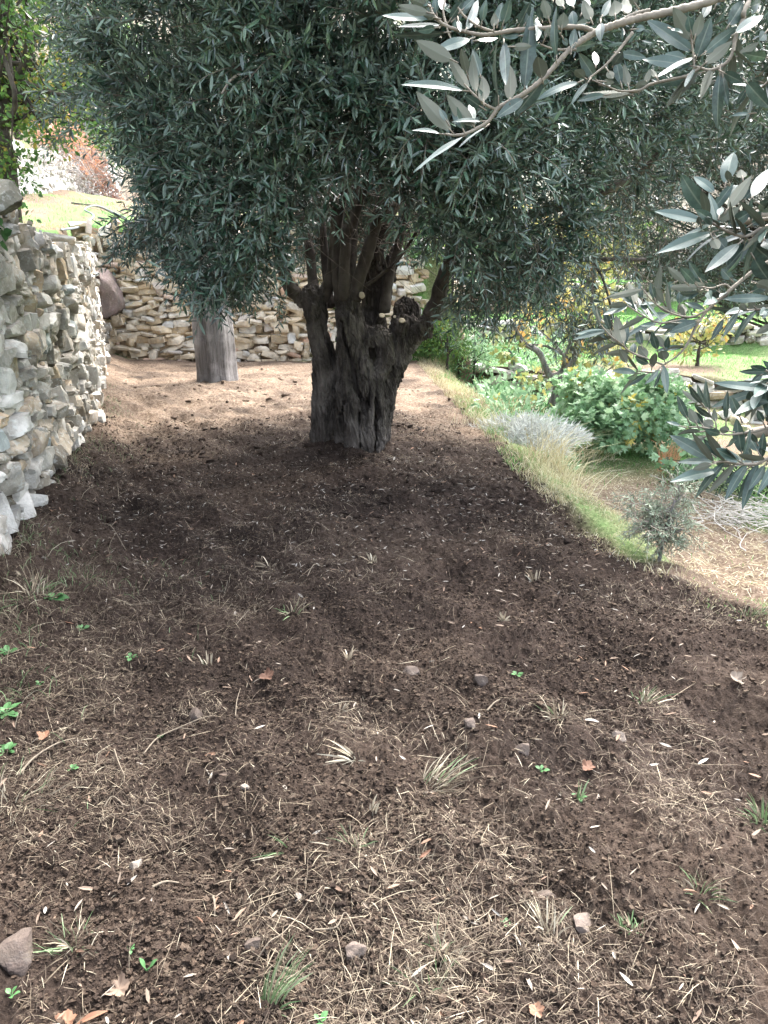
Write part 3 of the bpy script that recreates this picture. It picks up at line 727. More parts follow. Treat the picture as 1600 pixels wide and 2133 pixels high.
for rows in (
    [(617, 612, 0, 12), (603, 596, -.02, 11), (590, 560, -.05, 10), (578, 500, -.2, 8), (560, 430, -.45, 6), (520, 330, -.9, 4), (480, 230, -1.3, 3)],
    [(674, 625, -.02, 10), (686, 588, -.04, 9.5), (693, 540, -.06, 8), (697, 450, -.1, 7), (690, 380, -.15, 6.5), (664, 292, -.3, 6), (642, 247, -.5, 5), (600, 140, -.8, 4)],
    [(655, 615, .1, 11), (650, 570, .15, 9), (640, 500, .2, 8), (610, 400, .3, 6), (560, 300, .4, 4)],
    [(706, 625, -.1, 9), (701, 560, -.1, 8), (702, 480, -.1, 7.5), (720, 390, -.12, 7), (735, 320, -.15, 6), (742, 200, -.3, 5), (740, 60, -.5, 4)],
    [(718, 625, -.12, 10), (717, 560, -.15, 9.5), (722, 490, -.15, 9), (742, 440, -.15, 8), (770, 361, -.2, 6.5), (800, 300, -.3, 5.5), (840, 180, -.5, 4)],
    [(738, 625, -.1, 11), (750, 575, -.12, 10.5), (765, 530, -.12, 10), (780, 481, -.15, 9), (800, 430, -.2, 8), (816, 400, -.2, 6.5), (850, 320, -.3, 5), (900, 200, -.5, 3.5)],
    [(730, 625, .0, 9), (732, 540, .05, 8), (738, 460, .1, 7), (745, 340, .1, 6), (770, 180, .1, 5), (790, 20, .1, 3.5)],
    [(690, 640, .12, 8), (678, 560, .2, 7), (672, 470, .25, 6), (655, 370, .4, 5), (640, 240, .5, 4)],
    [(780, 540, .2, 12), (800, 480, .2, 10), (830, 410, .2, 8), (880, 320, .3, 6), (930, 200, .5, 4)],
    [(800, 650, .1, 10), (812, 570, .12, 8), (828, 520, .12, 7), (845, 450, .1, 6), (875, 380, 0, 5), (960, 280, -.3, 4)],
    [(770, 540, .1, 7), (775, 470, .1, 6), (795, 400, .05, 5), (800, 300, 0, 4)],
    [(755, 600, -.1, 4), (790, 575, -.15, 3.5), (830, 540, -.2, 3), (870, 480, -.3, 2.5)],
    [(900, 660, -.02, 17), (912, 630, -.03, 15), (920, 590, -.05, 13), (945, 540, -.1, 11), (1000, 490, -.2, 9.5), (1100, 450, -.3, 8.5), (1200, 418, -.3, 8), (1290, 385, -.25, 7), (1345, 350, -.2, 5), (1400, 280, -.2, 4)],
    [(925, 580, -.05, 9), (940, 510, -.1, 8), (960, 420, -.3, 6.5), (1010, 320, -.6, 5), (1080, 200, -1.0, 4)],
    [(1040, 475, -.25, 6), (1100, 520, -.3, 5), (1180, 538, -.35, 4.5), (1260, 540, -.35, 4), (1345, 541, -.3, 3.2)],
    [(1230, 538, -.35, 3), (1255, 580, -.4, 2.6), (1272, 640, -.45, 2), (1275, 700, -.45, 1.5)],
    [(574, 200, -1.9, 5), (545, 180, -2.0, 4.5), (510, 152, -2.15, 4), (485, 135, -2.2, 3)],
    [(600, 500, .1, 6), (540, 470, -.3, 5), (470, 440, -.7, 4), (400, 420, -1.1, 3)],
): limb(rows)
# ---- the crown: shoots with paired leaves round many clumps
def shoots(B, D, L, rng, nodes, lL, lW, droop, leafmat=0, twigmat=1, twig_r=.0022, bag=None, upbias=.6, jit=.5, low=True, spread=(.62, 1.1)):
    n = len(B); D = norm(D)
    k = nodes; t = (np.arange(k) + .6) / k
    g = np.array([0, 0, -1.0])
    L = np.broadcast_to(L, (n,)); dr = np.broadcast_to(droop, (n,))
    Pn = B[:, None] + D[:, None] * (t[None] * L[:, None])[..., None] + g * (dr * L)[:, None, None] * (t ** 2)[None, :, None]
    Tn = norm(D[:, None] + g * dr[:, None, None] * 2 * t[None, :, None])
    ref = norm(np.cross(Tn, sph(rng, n)[:, None])); ref2 = np.cross(Tn, ref)
    ph = rng.uniform(0, PI, (n, 1)) + np.arange(k)[None] * (PI / 2)
    S = np.cos(ph)[..., None] * ref + np.sin(ph)[..., None] * ref2
    PP, DD, LL = [], [], []
    for sg in (1, -1):
        a = rng.uniform(*spread, (n, k))[..., None]
        PP.append(Pn); DD.append(np.cos(a) * Tn + np.sin(a) * S * sg + rng.normal(0, .12, (n, k, 3))); LL.append(lL * rng.uniform(.65, 1.15, (n, k)) * (1.05 - .45 * np.maximum(0, t[None] - .6) / .4))
    PP.append(Pn[:, -1:] + Tn[:, -1:] * .004); DD.append(Tn[:, -1:] + rng.normal(0, .2, (n, 1, 3))); LL.append(lL * .6 * np.ones((n, 1)))
    PP = np.concatenate([p.reshape(-1, 3) for p in PP]); DD = norm(np.concatenate([p.reshape(-1, 3) for p in DD])); LL = np.concatenate([p.ravel() for p in LL])
    keep = rng.random(len(PP)) < .93; PP, DD, LL = PP[keep], DD[keep], LL[keep]
    N = rng.normal(0, jit, PP.shape) + np.array([0, 0, upbias]) + .35 * np.sign(DD[:, :1]) * 0
    V, F = leaf_low(PP, DD, N, LL, LL * lW * rng.uniform(.8, 1.2, len(LL)), .22, rng.uniform(-.06, .16, len(LL)))
    bag.add(V, F, np.repeat(np.clip(rng.beta(2, 2.2, len(LL)), 0, 1), 6), leafmat)
    # the shoot stems, three-sided
    m = 4; tt = np.linspace(-.12, 1, m)
    C = B[:, None] + D[:, None] * (tt[None] * L[:, None])[..., None] + g * (dr * L)[:, None, None] * (tt ** 2)[None, :, None]
    T0 = norm(D[:, None] + 0 * C); a0 = norm(np.cross(T0, np.array([.3, .5, .8]))); b0 = np.cross(T0, a0)
    th = np.array([0, 2.1, 4.2]); rr = twig_r * np.array([1.5, 1.2, .9, .4])
    V = C[:, :, None] + (np.cos(th)[None, None, :, None] * a0[:, :, None] + np.sin(th)[None, None, :, None] * b0[:, :, None]) * rr[None, :, None, None]
    b = np.arange(n)[:, None, None] * (m * 3) + np.arange(m - 1)[None, :, None] * 3; j = np.arange(3)[None, None]; j2 = (j + 1) % 3
    F = np.stack([b + j, b + j2, b + 3 + j2, b + 3 + j], -1).reshape(-1, 4)
    bag.add(V.reshape(-1, 3), F, .5, twigmat)
    return PP
def clump_shoots(C, Rr, per, rng, centre, bag, Ls=(.14, .30), nodes=7, lL=.088, lW=.21, droop=(.0, .32), out=.6, **k):
    for c, r, p_ in zip(C, Rr, per):
        n = int(p_)
        u = sph(rng, n); o = norm(c - centre)
        u = np.where(((u @ o) < -.3)[:, None], -u * np.array([1, 1, 1]), u)
        b = c + u * r * (rng.random((n, 1)) ** .5) * .8
        d = u * .75 + o * out + rng.normal(0, .4, (n, 3)) + np.array([0, 0, .12])
        shoots(b, d, rng.uniform(*Ls, n), rng, nodes, lL, lW, rng.uniform(*droop, n), bag=bag, **k)
rg = np.random.default_rng(11)
bag = Bag()
centre = np.array([-.3, 6.9, 2.6])
rows = [(-230, 230, 1450, 0), (-140, 215, 1480, 0), (-50, 225, 1600, 0), (40, 235, 1600, 0), (120, 262, 1600, 0), (200, 322, 1580, 0), (280, 352, 1500, 0), (350, 365, 1330, 1), (420, 372, 1200, 2), (490, 376, 1150, 2), (540, 410, 1120, 3), (575, 475, 1060, 4)]
C, Rr, per = [], [], []
for v, u0, u1, kind in rows:
    for layer in range(3):
        u = u0 + rg.uniform(0, 40)
        while u < u1:
            hole = {0: 0, 1: (650 < u < 850), 2: (600 < u < 865), 3: (525 < u < 930), 4: (545 < u < 985)}[kind]
            hole = hole or (layer < 2 and 660 < u < 800 and v > 260 and rg.random() < .5)
            if not hole:
                xx = (u - 760) / 640
                front = 6.9 - 2.05 * math.sqrt(max(.06, 1 - xx * xx)) * (1 - .25 * max(0, (v - 300) / 300))
                y = front + layer * .62 + rg.normal(0, .14)
                C.append(WY(u + rg.normal(0, 14), v + rg.normal(0, 16), y)); r = rg.uniform(.22, .36) * (.8 if kind >= 3 else 1); Rr.append(r)
                per.append(rg.uniform(.35, 1.7) * (40, 22, 14)[layer] * (r / .3) ** 2 * (.75 if u > 1200 else 1) * (.6 if kind == 4 else 1))
            u += rg.uniform(72, 116) * (1 if layer == 0 else 1.3)
# leaves seen behind the upright limbs
for _ in range(46):
    C.append(WY(rg.uniform(600, 900), rg.uniform(250, 500), rg.uniform(7.5, 8.6))); Rr.append(.3); per.append(34)
# back of the crown and the top, for the shade they cast
for _ in range(70):
    a = rg.uniform(-.35, PI + .35); ph = rg.uniform(-.1, 1.4)
    p = centre + np.array([(2.5 if math.cos(a) > 0 else 1.95) * math.cos(a) * math.cos(ph), 2.2 * math.sin(a) * math.cos(ph), .3 + 1.9 * math.sin(ph)])
    if p[2] > 1.9: C.append(p); Rr.append(.38); per.append(26)
for _ in range(46):
    a = rg.uniform(0, 2 * PI); rr_ = 2.3 * math.sqrt(rg.random())
    C.append(centre + np.array([rr_ * math.cos(a) * (1.1 if math.cos(a) > 0 else .85), rr_ * math.sin(a), 1.75 - .16 * rr_ ** 2 + rg.normal(0, .1)])); Rr.append(.4); per.append(26)
clump_shoots(C, Rr, per, rg, centre, bag)
# skirts that hang below the crown
def skirt(u0, u1, v0, v1, y0, y1, n, L=(.25, .45), lL=.066, dz=-1.0, bg=None, sd=3):
    r = np.random.default_rng(sd)
    b = np.array([WY(r.uniform(u0, u1), r.uniform(v0, v1), r.uniform(y0, y1)) for _ in range(n)])
    d = np.array([0, 0, dz]) + r.normal(0, .55, (n, 3))
    shoots(b, d, r.uniform(*L, n), r, 8, lL, .22, r.uniform(.0, .3, n), bag=bg or bag)
skirt(330, 540, 470, 555, 5.2, 6.4, 100, L=(.12, .24), sd=1); skirt(480, 545, 550, 605, 5.4, 6.0, 40, L=(.1, .16), sd=2); skirt(965, 1180, 480, 590, 5.2, 6.6, 130, sd=3); skirt(930, 1090, 590, 630, 5.2, 6.0, 50, L=(.15, .28), sd=4)
skirt(1090, 1260, 540, 670, 5.8, 6.6, 50, sd=5); skirt(1180, 1270, 640, 700, 5.9, 6.5, 26, L=(.2, .35), sd=6); skirt(1200, 1400, 420, 560, 5.6, 6.8, 34, sd=7); skirt(940, 1000, 560, 630, 5.7, 6.3, 16, sd=8)
skirt(545, 590, 600, 640, 6.0, 6.3, 4, L=(.15, .25), sd=9); skirt(230, 330, 430, 520, 5.3, 6.2, 45, L=(.15, .3), dz=-.3, sd=10); skirt(150, 260, 60, 150, 5.6, 6.3, 50, L=(.15, .3), dz=.1, sd=11)
# fine bare twigs tangled inside the crown
for i in range(230):
    l = LIMBS[rg.integers(0, len(LIMBS) - 3)]; a = l[rg.integers(len(l) // 3, len(l)), :3]
    L = rg.uniform(.25, .8); d = norm(rg.normal(0, 1, 3) + np.array([0, -.3, .25]))
    pts = [a, a + d * L * .35 + rg.normal(0, .05, 3), a + d * L * .7 + rg.normal(0, .09, 3) + [0, 0, -.05 * L], a + d * L + rg.normal(0, .12, 3) + [0, 0, -.22 * L]]
    V, F = tube(spline(pts, 9), np.linspace(.0042, .0012, 9) * rg.uniform(.7, 1.3), 4, cap=False); bag.add(V, F, .5, 1)
crown = bag.build("crown", [M_olive, M_twig], olive, smooth=False)
# bare dead sprays that show pale against the leaves on the left
for rows in ([(485, 436, -1.2, 2.6), (512, 420, -1.4, 2.4), (535, 398, -1.6, 2.0), (556, 390, -1.6, 1.4)], [(556, 390, -1.6, 1.6), (548, 415, -1.65, 1.4), (538, 432, -1.7, 1)], [(546, 405, -1.6, 1.6), (560, 428, -1.7, 1.0)],
             [(588, 398, -1.5, 1.6), (575, 415, -1.6, 1.4), (560, 436, -1.65, 1)], [(640, 250, -1.2, 1.8), (668, 275, -1.3, 1.5), (700, 288, -1.4, 1.2), (735, 287, -1.4, .8)], [(664, 270, -1.3, 1.5), (680, 300, -1.35, 1.2), (684, 325, -1.4, .8)],
             [(502, 152, -2.2, 2), (478, 170, -2.25, 1.6), (462, 195, -2.3, 1)], [(552, 185, -2.1, 1.8), (545, 205, -2.15, 1.5), (540, 235, -2.2, 1)]):
    limb(rows, "bare_twig", 5, None, M_twig_near, .1)

# ------------------------------------------------------------------ the olive beside the camera: its branches reach into the view
tp = np.array([2.5, .45, float(base_h(2.5, .45))])
near_olive = empty("olive_tree", tp, "olive tree beside the viewer whose leafy branches hang close into the upper right", "tree")
V, F = tube(spline([[2.5, .45, -.1, .24], [2.46, .47, .4, .17], [2.52, .44, 1.0, .15], [2.46, .46, 1.5, .14], [2.44, .48, 1.95, .10]], 40)[:, :3], spline([[.24], [.17], [.15], [.14], [.10]], 40)[:, 0], 20, .5, 7)
mk("trunk", V, F, M_bark, near_olive)
HUB = np.array([2.44, .48, 1.9])
rb = np.random.default_rng(77)
class Branch:
    def __init__(s, sc, ox, oy, d):
        s.sc, s.ox, s.oy, s.d = sc, ox, oy, d; s.wood = Bag(); s.leaf = Bag(); s.k = 0
    def px(s, x, y): return s.ox + x / s.sc, s.oy + y / s.sc
    def twig(s, pts, r0, r1, ext=None, dd=None):
        "pts in crop pixels; ext = world points continuing it back to the tree"
        w = [W(*s.px(x, y), s.d + (dd or 0)) for x, y in pts]
        if ext: w = list(ext) + w
        p = spline(w, 10 * len(w)); r = np.linspace(r0, r1, len(p))
        if ext:
            k = 10 * len(ext); r = np.concatenate([np.linspace(.035, r0, k), np.linspace(r0, r1, len(p) - k)])
        V, F = tube(p, r * (1 + .12 * np.sin(np.arange(len(p)) * 2.1)), 8, .12, 3, fr=40); s.wood.add(V, F, .5, 0); return p
    def leaves(s, text, dd=0.0):
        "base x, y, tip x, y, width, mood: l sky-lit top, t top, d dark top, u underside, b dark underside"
        for it in text.split(';'):
            it = it.split()
            if not it: continue
            x0, y0, x1, y1, w = map(float, it[:5]); mood = it[5]; s.k += 1
            d0 = s.d + dd + rb.normal(0, .012); d1 = d0 + rb.normal(0, .018)
            a = W(*s.px(x0, y0), d0); b = W(*s.px(x1, y1), d1)
            L = np.linalg.norm(b - a); wa = w / s.sc * d0 / FPX; wt = max(wa * 1.04, min(.2 * L, .016))
            ax = (b - a) / L; v = norm(CAM - a); n0 = perp(ax[None], v[None])[0]
            roll = math.acos(min(.97, wa / wt)); c1 = np.cross(ax, n0)
            cand = [n0 * math.cos(roll) + sg * c1 * math.sin(roll) for sg in (1, -1)]
            cand.sort(key=lambda q: q[2])
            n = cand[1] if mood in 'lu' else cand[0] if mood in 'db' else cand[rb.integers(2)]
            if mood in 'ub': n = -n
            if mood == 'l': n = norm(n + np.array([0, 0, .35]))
            t = {'l': .66, 't': .42, 'd': .12, 'u': .85, 'b': .1}[mood] + rb.normal(0, .08)  # light put into the tint: sky-lit leaves paler, shaded ones darker
            # a short stalk, then the blade
            st = a + ax * .004
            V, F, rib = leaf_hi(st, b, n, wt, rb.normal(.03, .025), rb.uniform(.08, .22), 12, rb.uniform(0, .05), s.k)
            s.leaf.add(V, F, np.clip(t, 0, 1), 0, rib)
            V, F = tube(np.array([a - ax * .004, st, st + ax * .004]), [.0011, .0009, .0007], 5); s.wood.add(V, F, .9, 0)
    def along(s, p, n, moods='tdlu', L=(.045, .065), t0=.1, seed=1):
        "more leaves in pairs along a twig, where no single leaf can be made out"
        r = np.random.default_rng(seed)
        for i in range(n):
            q = p[int(np.clip(t0 + (1 - t0) * (i // 2) / max(1, n // 2 - 1), 0, 1) * (len(p) - 2))]; q2 = p[min(len(p) - 1, int(np.clip(t0 + (1 - t0) * (i // 2) / max(1, n // 2 - 1), 0, 1) * (len(p) - 2)) + 1)]
            ax = norm(q2 - q); sd_ = perp(ax[None], r.normal(size=(1, 3)))[0] * (1 if i % 2 else -1)
            D = norm(ax * .7 + sd_ + [0, 0, -.15]); l = r.uniform(*L)
            N = r.normal(0, .5, 3) + [0, 0, .7]
            V, F, rib = leaf_hi(q, q + D * l, N, l * .21, r.normal(.03, .03), .15, 9, .02, i); s.leaf.add(V, F, r.uniform(.1, .8), 0, rib)
    def done(s):
        o = s.wood.build("branch", M_twig_near, near_olive)
        s.leaf.build("foliage", M_olive_near, o)
# --- upper branch
A = Branch(3.902, 790, 0, 1.06)
pm = A.twig([(2700, 5), (2360, 95), (2120, 145), (1910, 205), (1760, 262), (1610, 355), (1550, 400), (1350, 620), (1180, 760), (980, 870), (930, 930), (870, 1000), (720, 1080), (620, 1100), (540, 1090)], .0054, .0014, [HUB, HUB + [-.5, .05, .3], W(1900, -160, 1.15), W(1640, -60, 1.09)])
A.twig([(1760, 262), (1600, 220), (1120, 245), (900, 280), (780, 275), (580, 225), (480, 165), (430, 100), (410, 40)], .0035, .0015)
A.twig([(930, 260), (800, 210), (690, 130), (640, 60)], .002, .0012)
A.twig([(950, 890), (860, 850), (780, 780), (690, 680)], .002, .0011)
A.twig([(1600, 400), (1540, 405), (1420, 400), (1310, 360)], .0022, .0011)
A.twig([(545, 180), (560, 260), (590, 330)], .0014, .001); A.twig([(540, 190), (520, 90), (540, -20)], .0016, .001)
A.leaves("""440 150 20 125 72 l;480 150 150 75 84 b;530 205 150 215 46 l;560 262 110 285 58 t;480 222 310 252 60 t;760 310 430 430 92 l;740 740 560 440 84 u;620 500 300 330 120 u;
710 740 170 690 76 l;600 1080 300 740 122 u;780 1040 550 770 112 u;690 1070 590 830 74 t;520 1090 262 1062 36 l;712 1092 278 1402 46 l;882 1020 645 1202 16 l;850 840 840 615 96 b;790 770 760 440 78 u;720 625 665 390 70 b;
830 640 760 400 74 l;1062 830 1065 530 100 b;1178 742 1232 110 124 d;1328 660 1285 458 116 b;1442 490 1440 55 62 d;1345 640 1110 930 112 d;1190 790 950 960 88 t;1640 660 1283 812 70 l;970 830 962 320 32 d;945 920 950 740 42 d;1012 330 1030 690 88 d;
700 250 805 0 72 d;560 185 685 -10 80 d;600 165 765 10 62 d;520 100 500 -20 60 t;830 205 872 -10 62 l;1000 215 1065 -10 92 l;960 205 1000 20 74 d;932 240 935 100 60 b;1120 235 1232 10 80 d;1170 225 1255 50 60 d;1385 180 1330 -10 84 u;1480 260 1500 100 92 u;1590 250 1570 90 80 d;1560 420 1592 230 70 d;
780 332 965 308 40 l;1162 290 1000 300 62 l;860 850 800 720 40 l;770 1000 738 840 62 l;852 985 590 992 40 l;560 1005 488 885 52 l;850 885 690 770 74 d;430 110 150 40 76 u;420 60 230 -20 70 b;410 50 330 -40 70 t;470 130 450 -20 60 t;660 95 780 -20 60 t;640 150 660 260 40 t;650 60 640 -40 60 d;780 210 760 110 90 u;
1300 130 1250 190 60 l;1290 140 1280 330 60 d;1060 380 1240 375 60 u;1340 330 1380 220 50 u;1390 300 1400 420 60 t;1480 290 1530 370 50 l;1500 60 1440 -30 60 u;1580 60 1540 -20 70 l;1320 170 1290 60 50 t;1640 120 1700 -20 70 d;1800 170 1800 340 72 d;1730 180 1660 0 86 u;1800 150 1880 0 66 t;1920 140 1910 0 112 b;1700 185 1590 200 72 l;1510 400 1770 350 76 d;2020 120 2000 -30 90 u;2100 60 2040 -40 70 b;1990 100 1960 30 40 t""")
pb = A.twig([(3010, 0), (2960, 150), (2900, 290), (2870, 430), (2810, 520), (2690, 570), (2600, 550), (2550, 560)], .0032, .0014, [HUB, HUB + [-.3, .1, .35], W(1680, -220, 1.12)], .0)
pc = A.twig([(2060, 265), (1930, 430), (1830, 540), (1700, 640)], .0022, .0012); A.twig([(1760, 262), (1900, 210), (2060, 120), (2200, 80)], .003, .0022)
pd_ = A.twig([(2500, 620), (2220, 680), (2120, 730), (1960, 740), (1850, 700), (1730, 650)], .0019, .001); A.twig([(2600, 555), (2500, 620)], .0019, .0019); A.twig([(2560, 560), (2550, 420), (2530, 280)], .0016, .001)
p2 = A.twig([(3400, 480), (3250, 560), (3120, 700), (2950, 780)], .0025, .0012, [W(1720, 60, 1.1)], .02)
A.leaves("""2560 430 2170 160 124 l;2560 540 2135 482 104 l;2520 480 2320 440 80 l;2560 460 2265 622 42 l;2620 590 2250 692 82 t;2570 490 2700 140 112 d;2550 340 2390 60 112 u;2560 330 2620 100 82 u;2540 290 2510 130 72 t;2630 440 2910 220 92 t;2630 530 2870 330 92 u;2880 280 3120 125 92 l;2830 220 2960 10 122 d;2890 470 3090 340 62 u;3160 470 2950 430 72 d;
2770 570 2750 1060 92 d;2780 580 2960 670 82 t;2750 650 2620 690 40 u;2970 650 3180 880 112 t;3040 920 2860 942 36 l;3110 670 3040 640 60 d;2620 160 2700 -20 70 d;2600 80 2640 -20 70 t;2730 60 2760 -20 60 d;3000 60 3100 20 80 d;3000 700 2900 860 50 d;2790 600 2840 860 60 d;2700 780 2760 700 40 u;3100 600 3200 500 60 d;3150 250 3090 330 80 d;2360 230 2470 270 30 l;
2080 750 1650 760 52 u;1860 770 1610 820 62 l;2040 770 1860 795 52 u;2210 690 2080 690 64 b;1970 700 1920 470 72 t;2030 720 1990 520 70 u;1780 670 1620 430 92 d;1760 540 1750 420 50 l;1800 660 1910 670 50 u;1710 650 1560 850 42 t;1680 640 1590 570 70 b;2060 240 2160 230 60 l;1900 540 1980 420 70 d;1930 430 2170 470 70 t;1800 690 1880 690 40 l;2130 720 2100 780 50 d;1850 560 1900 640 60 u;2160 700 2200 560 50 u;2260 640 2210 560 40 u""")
A.along(p2, 16, seed=12, t0=.4); A.along(pb, 12, seed=13, t0=.5); A.done()
# --- branch in the middle of the right edge
E = Branch(4.571, 1250, 300, 1.0)
pe = E.twig([(1800, 700), (1600, 790), (1520, 815), (1380, 880), (1230, 840), (1100, 770), (1010, 715)], .0028, .0013, [HUB, HUB + [-.45, .2, .1], W(1780, 400, 1.05)])
E.leaves("""1000 735 518 640 112 l;1100 830 538 1042 122 l;1042 690 768 280 152 t;1110 480 890 310 92 l;1050 660 1272 368 92 t;1200 640 1442 300 112 u;1180 520 1315 390 124 l;1190 400 1272 78 144 t;1230 380 1210 250 60 b;1090 750 1335 598 92 u;1185 790 1442 640 124 d;1250 822 1425 808 32 l;1342 930 998 1222 112 t;1442 910 1188 1202 104 d;1430 930 1610 1090 144 d;1480 872 1640 880 42 l;1440 520 1600 240 124 t;1420 780 1545 690 80 d;1450 1060 1600 1290 144 d;1480 620 1620 530 84 d;1360 340 1340 240 90 u;1130 700 1160 600 60 l;1060 870 1130 1000 90 u;1100 880 1200 1000 110 t;1440 760 1450 500 40 d;1500 720 1540 640 70 l;1350 560 1480 400 60 t;1560 900 1640 1000 120 t;960 780 940 690 60 u;1500 560 1630 640 100 t;1390 880 1380 760 60 d;1300 850 1290 1010 60 b""")
E.along(pe, 22, seed=9, t0=.35, L=(.045, .07)); E.done()
# --- long thin branch hanging lower, a little farther off
H = Branch(4.0, 1200, 560, 1.32)
pf = H.twig([(1700, -120), (1500, 0), (1300, 160), (1240, 220), (1100, 340), (1000, 480), (930, 620), (850, 720), (730, 800), (650, 860), (500, 850)], .0034, .0012, [HUB, HUB + [-.5, .4, .0], W(1760, 430, 1.4)])
f2 = H.twig([(1100, 340), (960, 400), (800, 370), (650, 280), (540, 150)], .002, .001); f3 = H.twig([(900, 420), (700, 450), (560, 390), (420, 300)], .0018, .001); f4 = H.twig([(730, 800), (470, 700), (380, 630), (280, 550), (200, 460)], .0018, .001); H.twig([(1290, 165), (1240, 130), (1130, 160), (1050, 150)], .0018, .001)
f6 = H.twig([(1900, 380), (1700, 330), (1500, 340), (1330, 350)], .002, .001, [W(1800, 560, 1.4)])
H.leaves("""1640 240 1220 252 74 t;1050 150 760 152 62 u;1090 180 858 200 50 d;1030 435 778 532 82 t;1020 430 690 490 62 t;850 370 678 310 52 u;480 300 320 190 42 l;510 300 440 110 64 u;592 360 545 270 50 t;552 270 530 110 42 d;662 270 620 110 52 d;742 300 640 140 62 u;1090 345 903 280 52 l;780 380 608 385 46 l;402 640 330 385 92 u;292 530 230 310 52 d;222 440 140 290 52 d;292 600 168 535 28 l;432 800 360 670 62 b;520 870 298 850 62 l;520 870 420 912 46 d;600 870 398 982 48 d;700 830 570 962 46 t;712 840 648 992 28 d;622 800 490 730 62 d;602 750 520 640 82 u;682 690 630 520 62 d;742 670 672 550 60 u;742 780 712 680 92 b;630 835 662 700 62 b;552 650 510 500 62 d;690 465 530 472 34 l;752 690 772 560 50 t;912 375 880 290 62 u;902 425 850 300 60 b;480 730 480 620 60 d;770 320 780 130 40 t;860 310 860 190 56 l;560 400 500 420 60 u;
1080 170 990 100 80 b;1100 120 960 20 70 d;1040 100 940 -60 60 d;930 130 760 -20 60 u;1000 130 860 -20 70 t;1200 200 1090 120 60 d;1300 100 1210 0 80 t;1100 180 1130 260 60 t;1150 170 1180 250 60 d;1480 110 1700 180 110 b;1420 340 1240 380 60 l;1360 350 1220 570 50 d;1240 400 1120 600 50 d;1600 330 1720 260 80 b;1500 330 1440 270 60 u;1040 180 880 260 60 t;830 110 740 160 60 l;1450 200 1600 110 90 d;1650 450 1500 540 60 u;1180 250 1060 300 70 l""")
for p, n, sd in ((f2, 8, 3), (f3, 10, 4), (f4, 12, 5), (pf, 12, 6)): H.along(p, n, seed=sd, t0=.3)
H.along(f6, 14, seed=7, t0=.3)
H.done()
# --- the lowest branch at the right edge
K = Branch(5.333, 1300, 760, .98)
pg = K.twig([(1900, 960), (1600, 1040), (1480, 1100), (1300, 1102), (1130, 1080), (980, 1080)], .0026, .0012, [HUB, HUB + [-.45, .3, -.35], W(1760, 880, 1.05)])
K.twig([(1800, 640), (1500, 730), (1300, 760), (1110, 772), (900, 700), (720, 690)], .002, .001, [W(1700, 860, 1.02)])
pg3 = K.twig([(1900, 100), (1650, 170), (1500, 300)], .002, .001, [W(1700, 700, 1.05)])
K.leaves("""980 1062 508 780 142 t;1072 1162 508 1302 132 l;1402 1130 1120 1322 94 t;1582 1090 1380 1392 92 t;1302 1082 1020 930 122 l;1102 1052 880 820 82 d;1000 1010 840 880 90 t;1010 1092 760 1162 82 b;1222 1122 1010 1080 92 b;1312 1010 1250 590 124 d;1302 1080 1400 700 52 d;1422 1062 1360 900 70 d;1522 1070 1552 755 92 d;1502 990 1390 800 110 t;1640 272 998 200 112 l;1660 390 1218 565 112 l;1640 70 1278 75 70 d;1660 120 1400 10 110 d;1562 80 1408 205 72 d;720 632 590 338 82 d;822 682 720 480 92 u;992 602 780 440 64 d;882 692 790 520 84 d;872 442 640 280 62 u;882 452 722 220 62 d;942 522 810 210 62 d;957 552 910 160 64 d;1022 672 1000 490 62 u;1132 652 1152 280 64 d;1302 612 1190 350 104 d;1022 712 870 620 124 u;1082 772 890 712 84 d;1202 742 1060 710 84 b;952 780 750 842 62 u;882 740 590 780 52 b;662 690 468 632 46 l;1452 430 1400 290 122 d;1562 670 1480 500 70 d;1400 740 1300 800 60 b;1150 900 1250 840 60 t;1620 1000 1700 900 80 d;1600 650 1650 500 90 d;1480 880 1420 760 60 d""")
K.along(pg, 14, seed=10, t0=.45); K.along(pg3, 16, seed=11, t0=.4, L=(.05, .07)); K.done()
# its leafy head stands above and behind the viewer, out of the picture
cb = Bag(); rc = np.random.default_rng(4)
C = [HUB + np.array([rc.normal(.5, .8), rc.normal(-.7, .8), rc.uniform(.5, 1.7)]) for _ in range(34)]
clump_shoots(C, [.34] * 34, [24] * 34, rc, HUB, cb)
cb.build("crown", [M_olive, M_twig], near_olive, smooth=False)

def ribbon_(P, rng, L):
    n = len(P); P2_ = P + norm(rng.normal(0, 1, (n, 3)) + [.3, -.2, -.5]) * L; return ribbon(P, (P + P2_)/2 + rng.normal(0, .06, (n, 3)), P2_, .016, False, .4, rng)
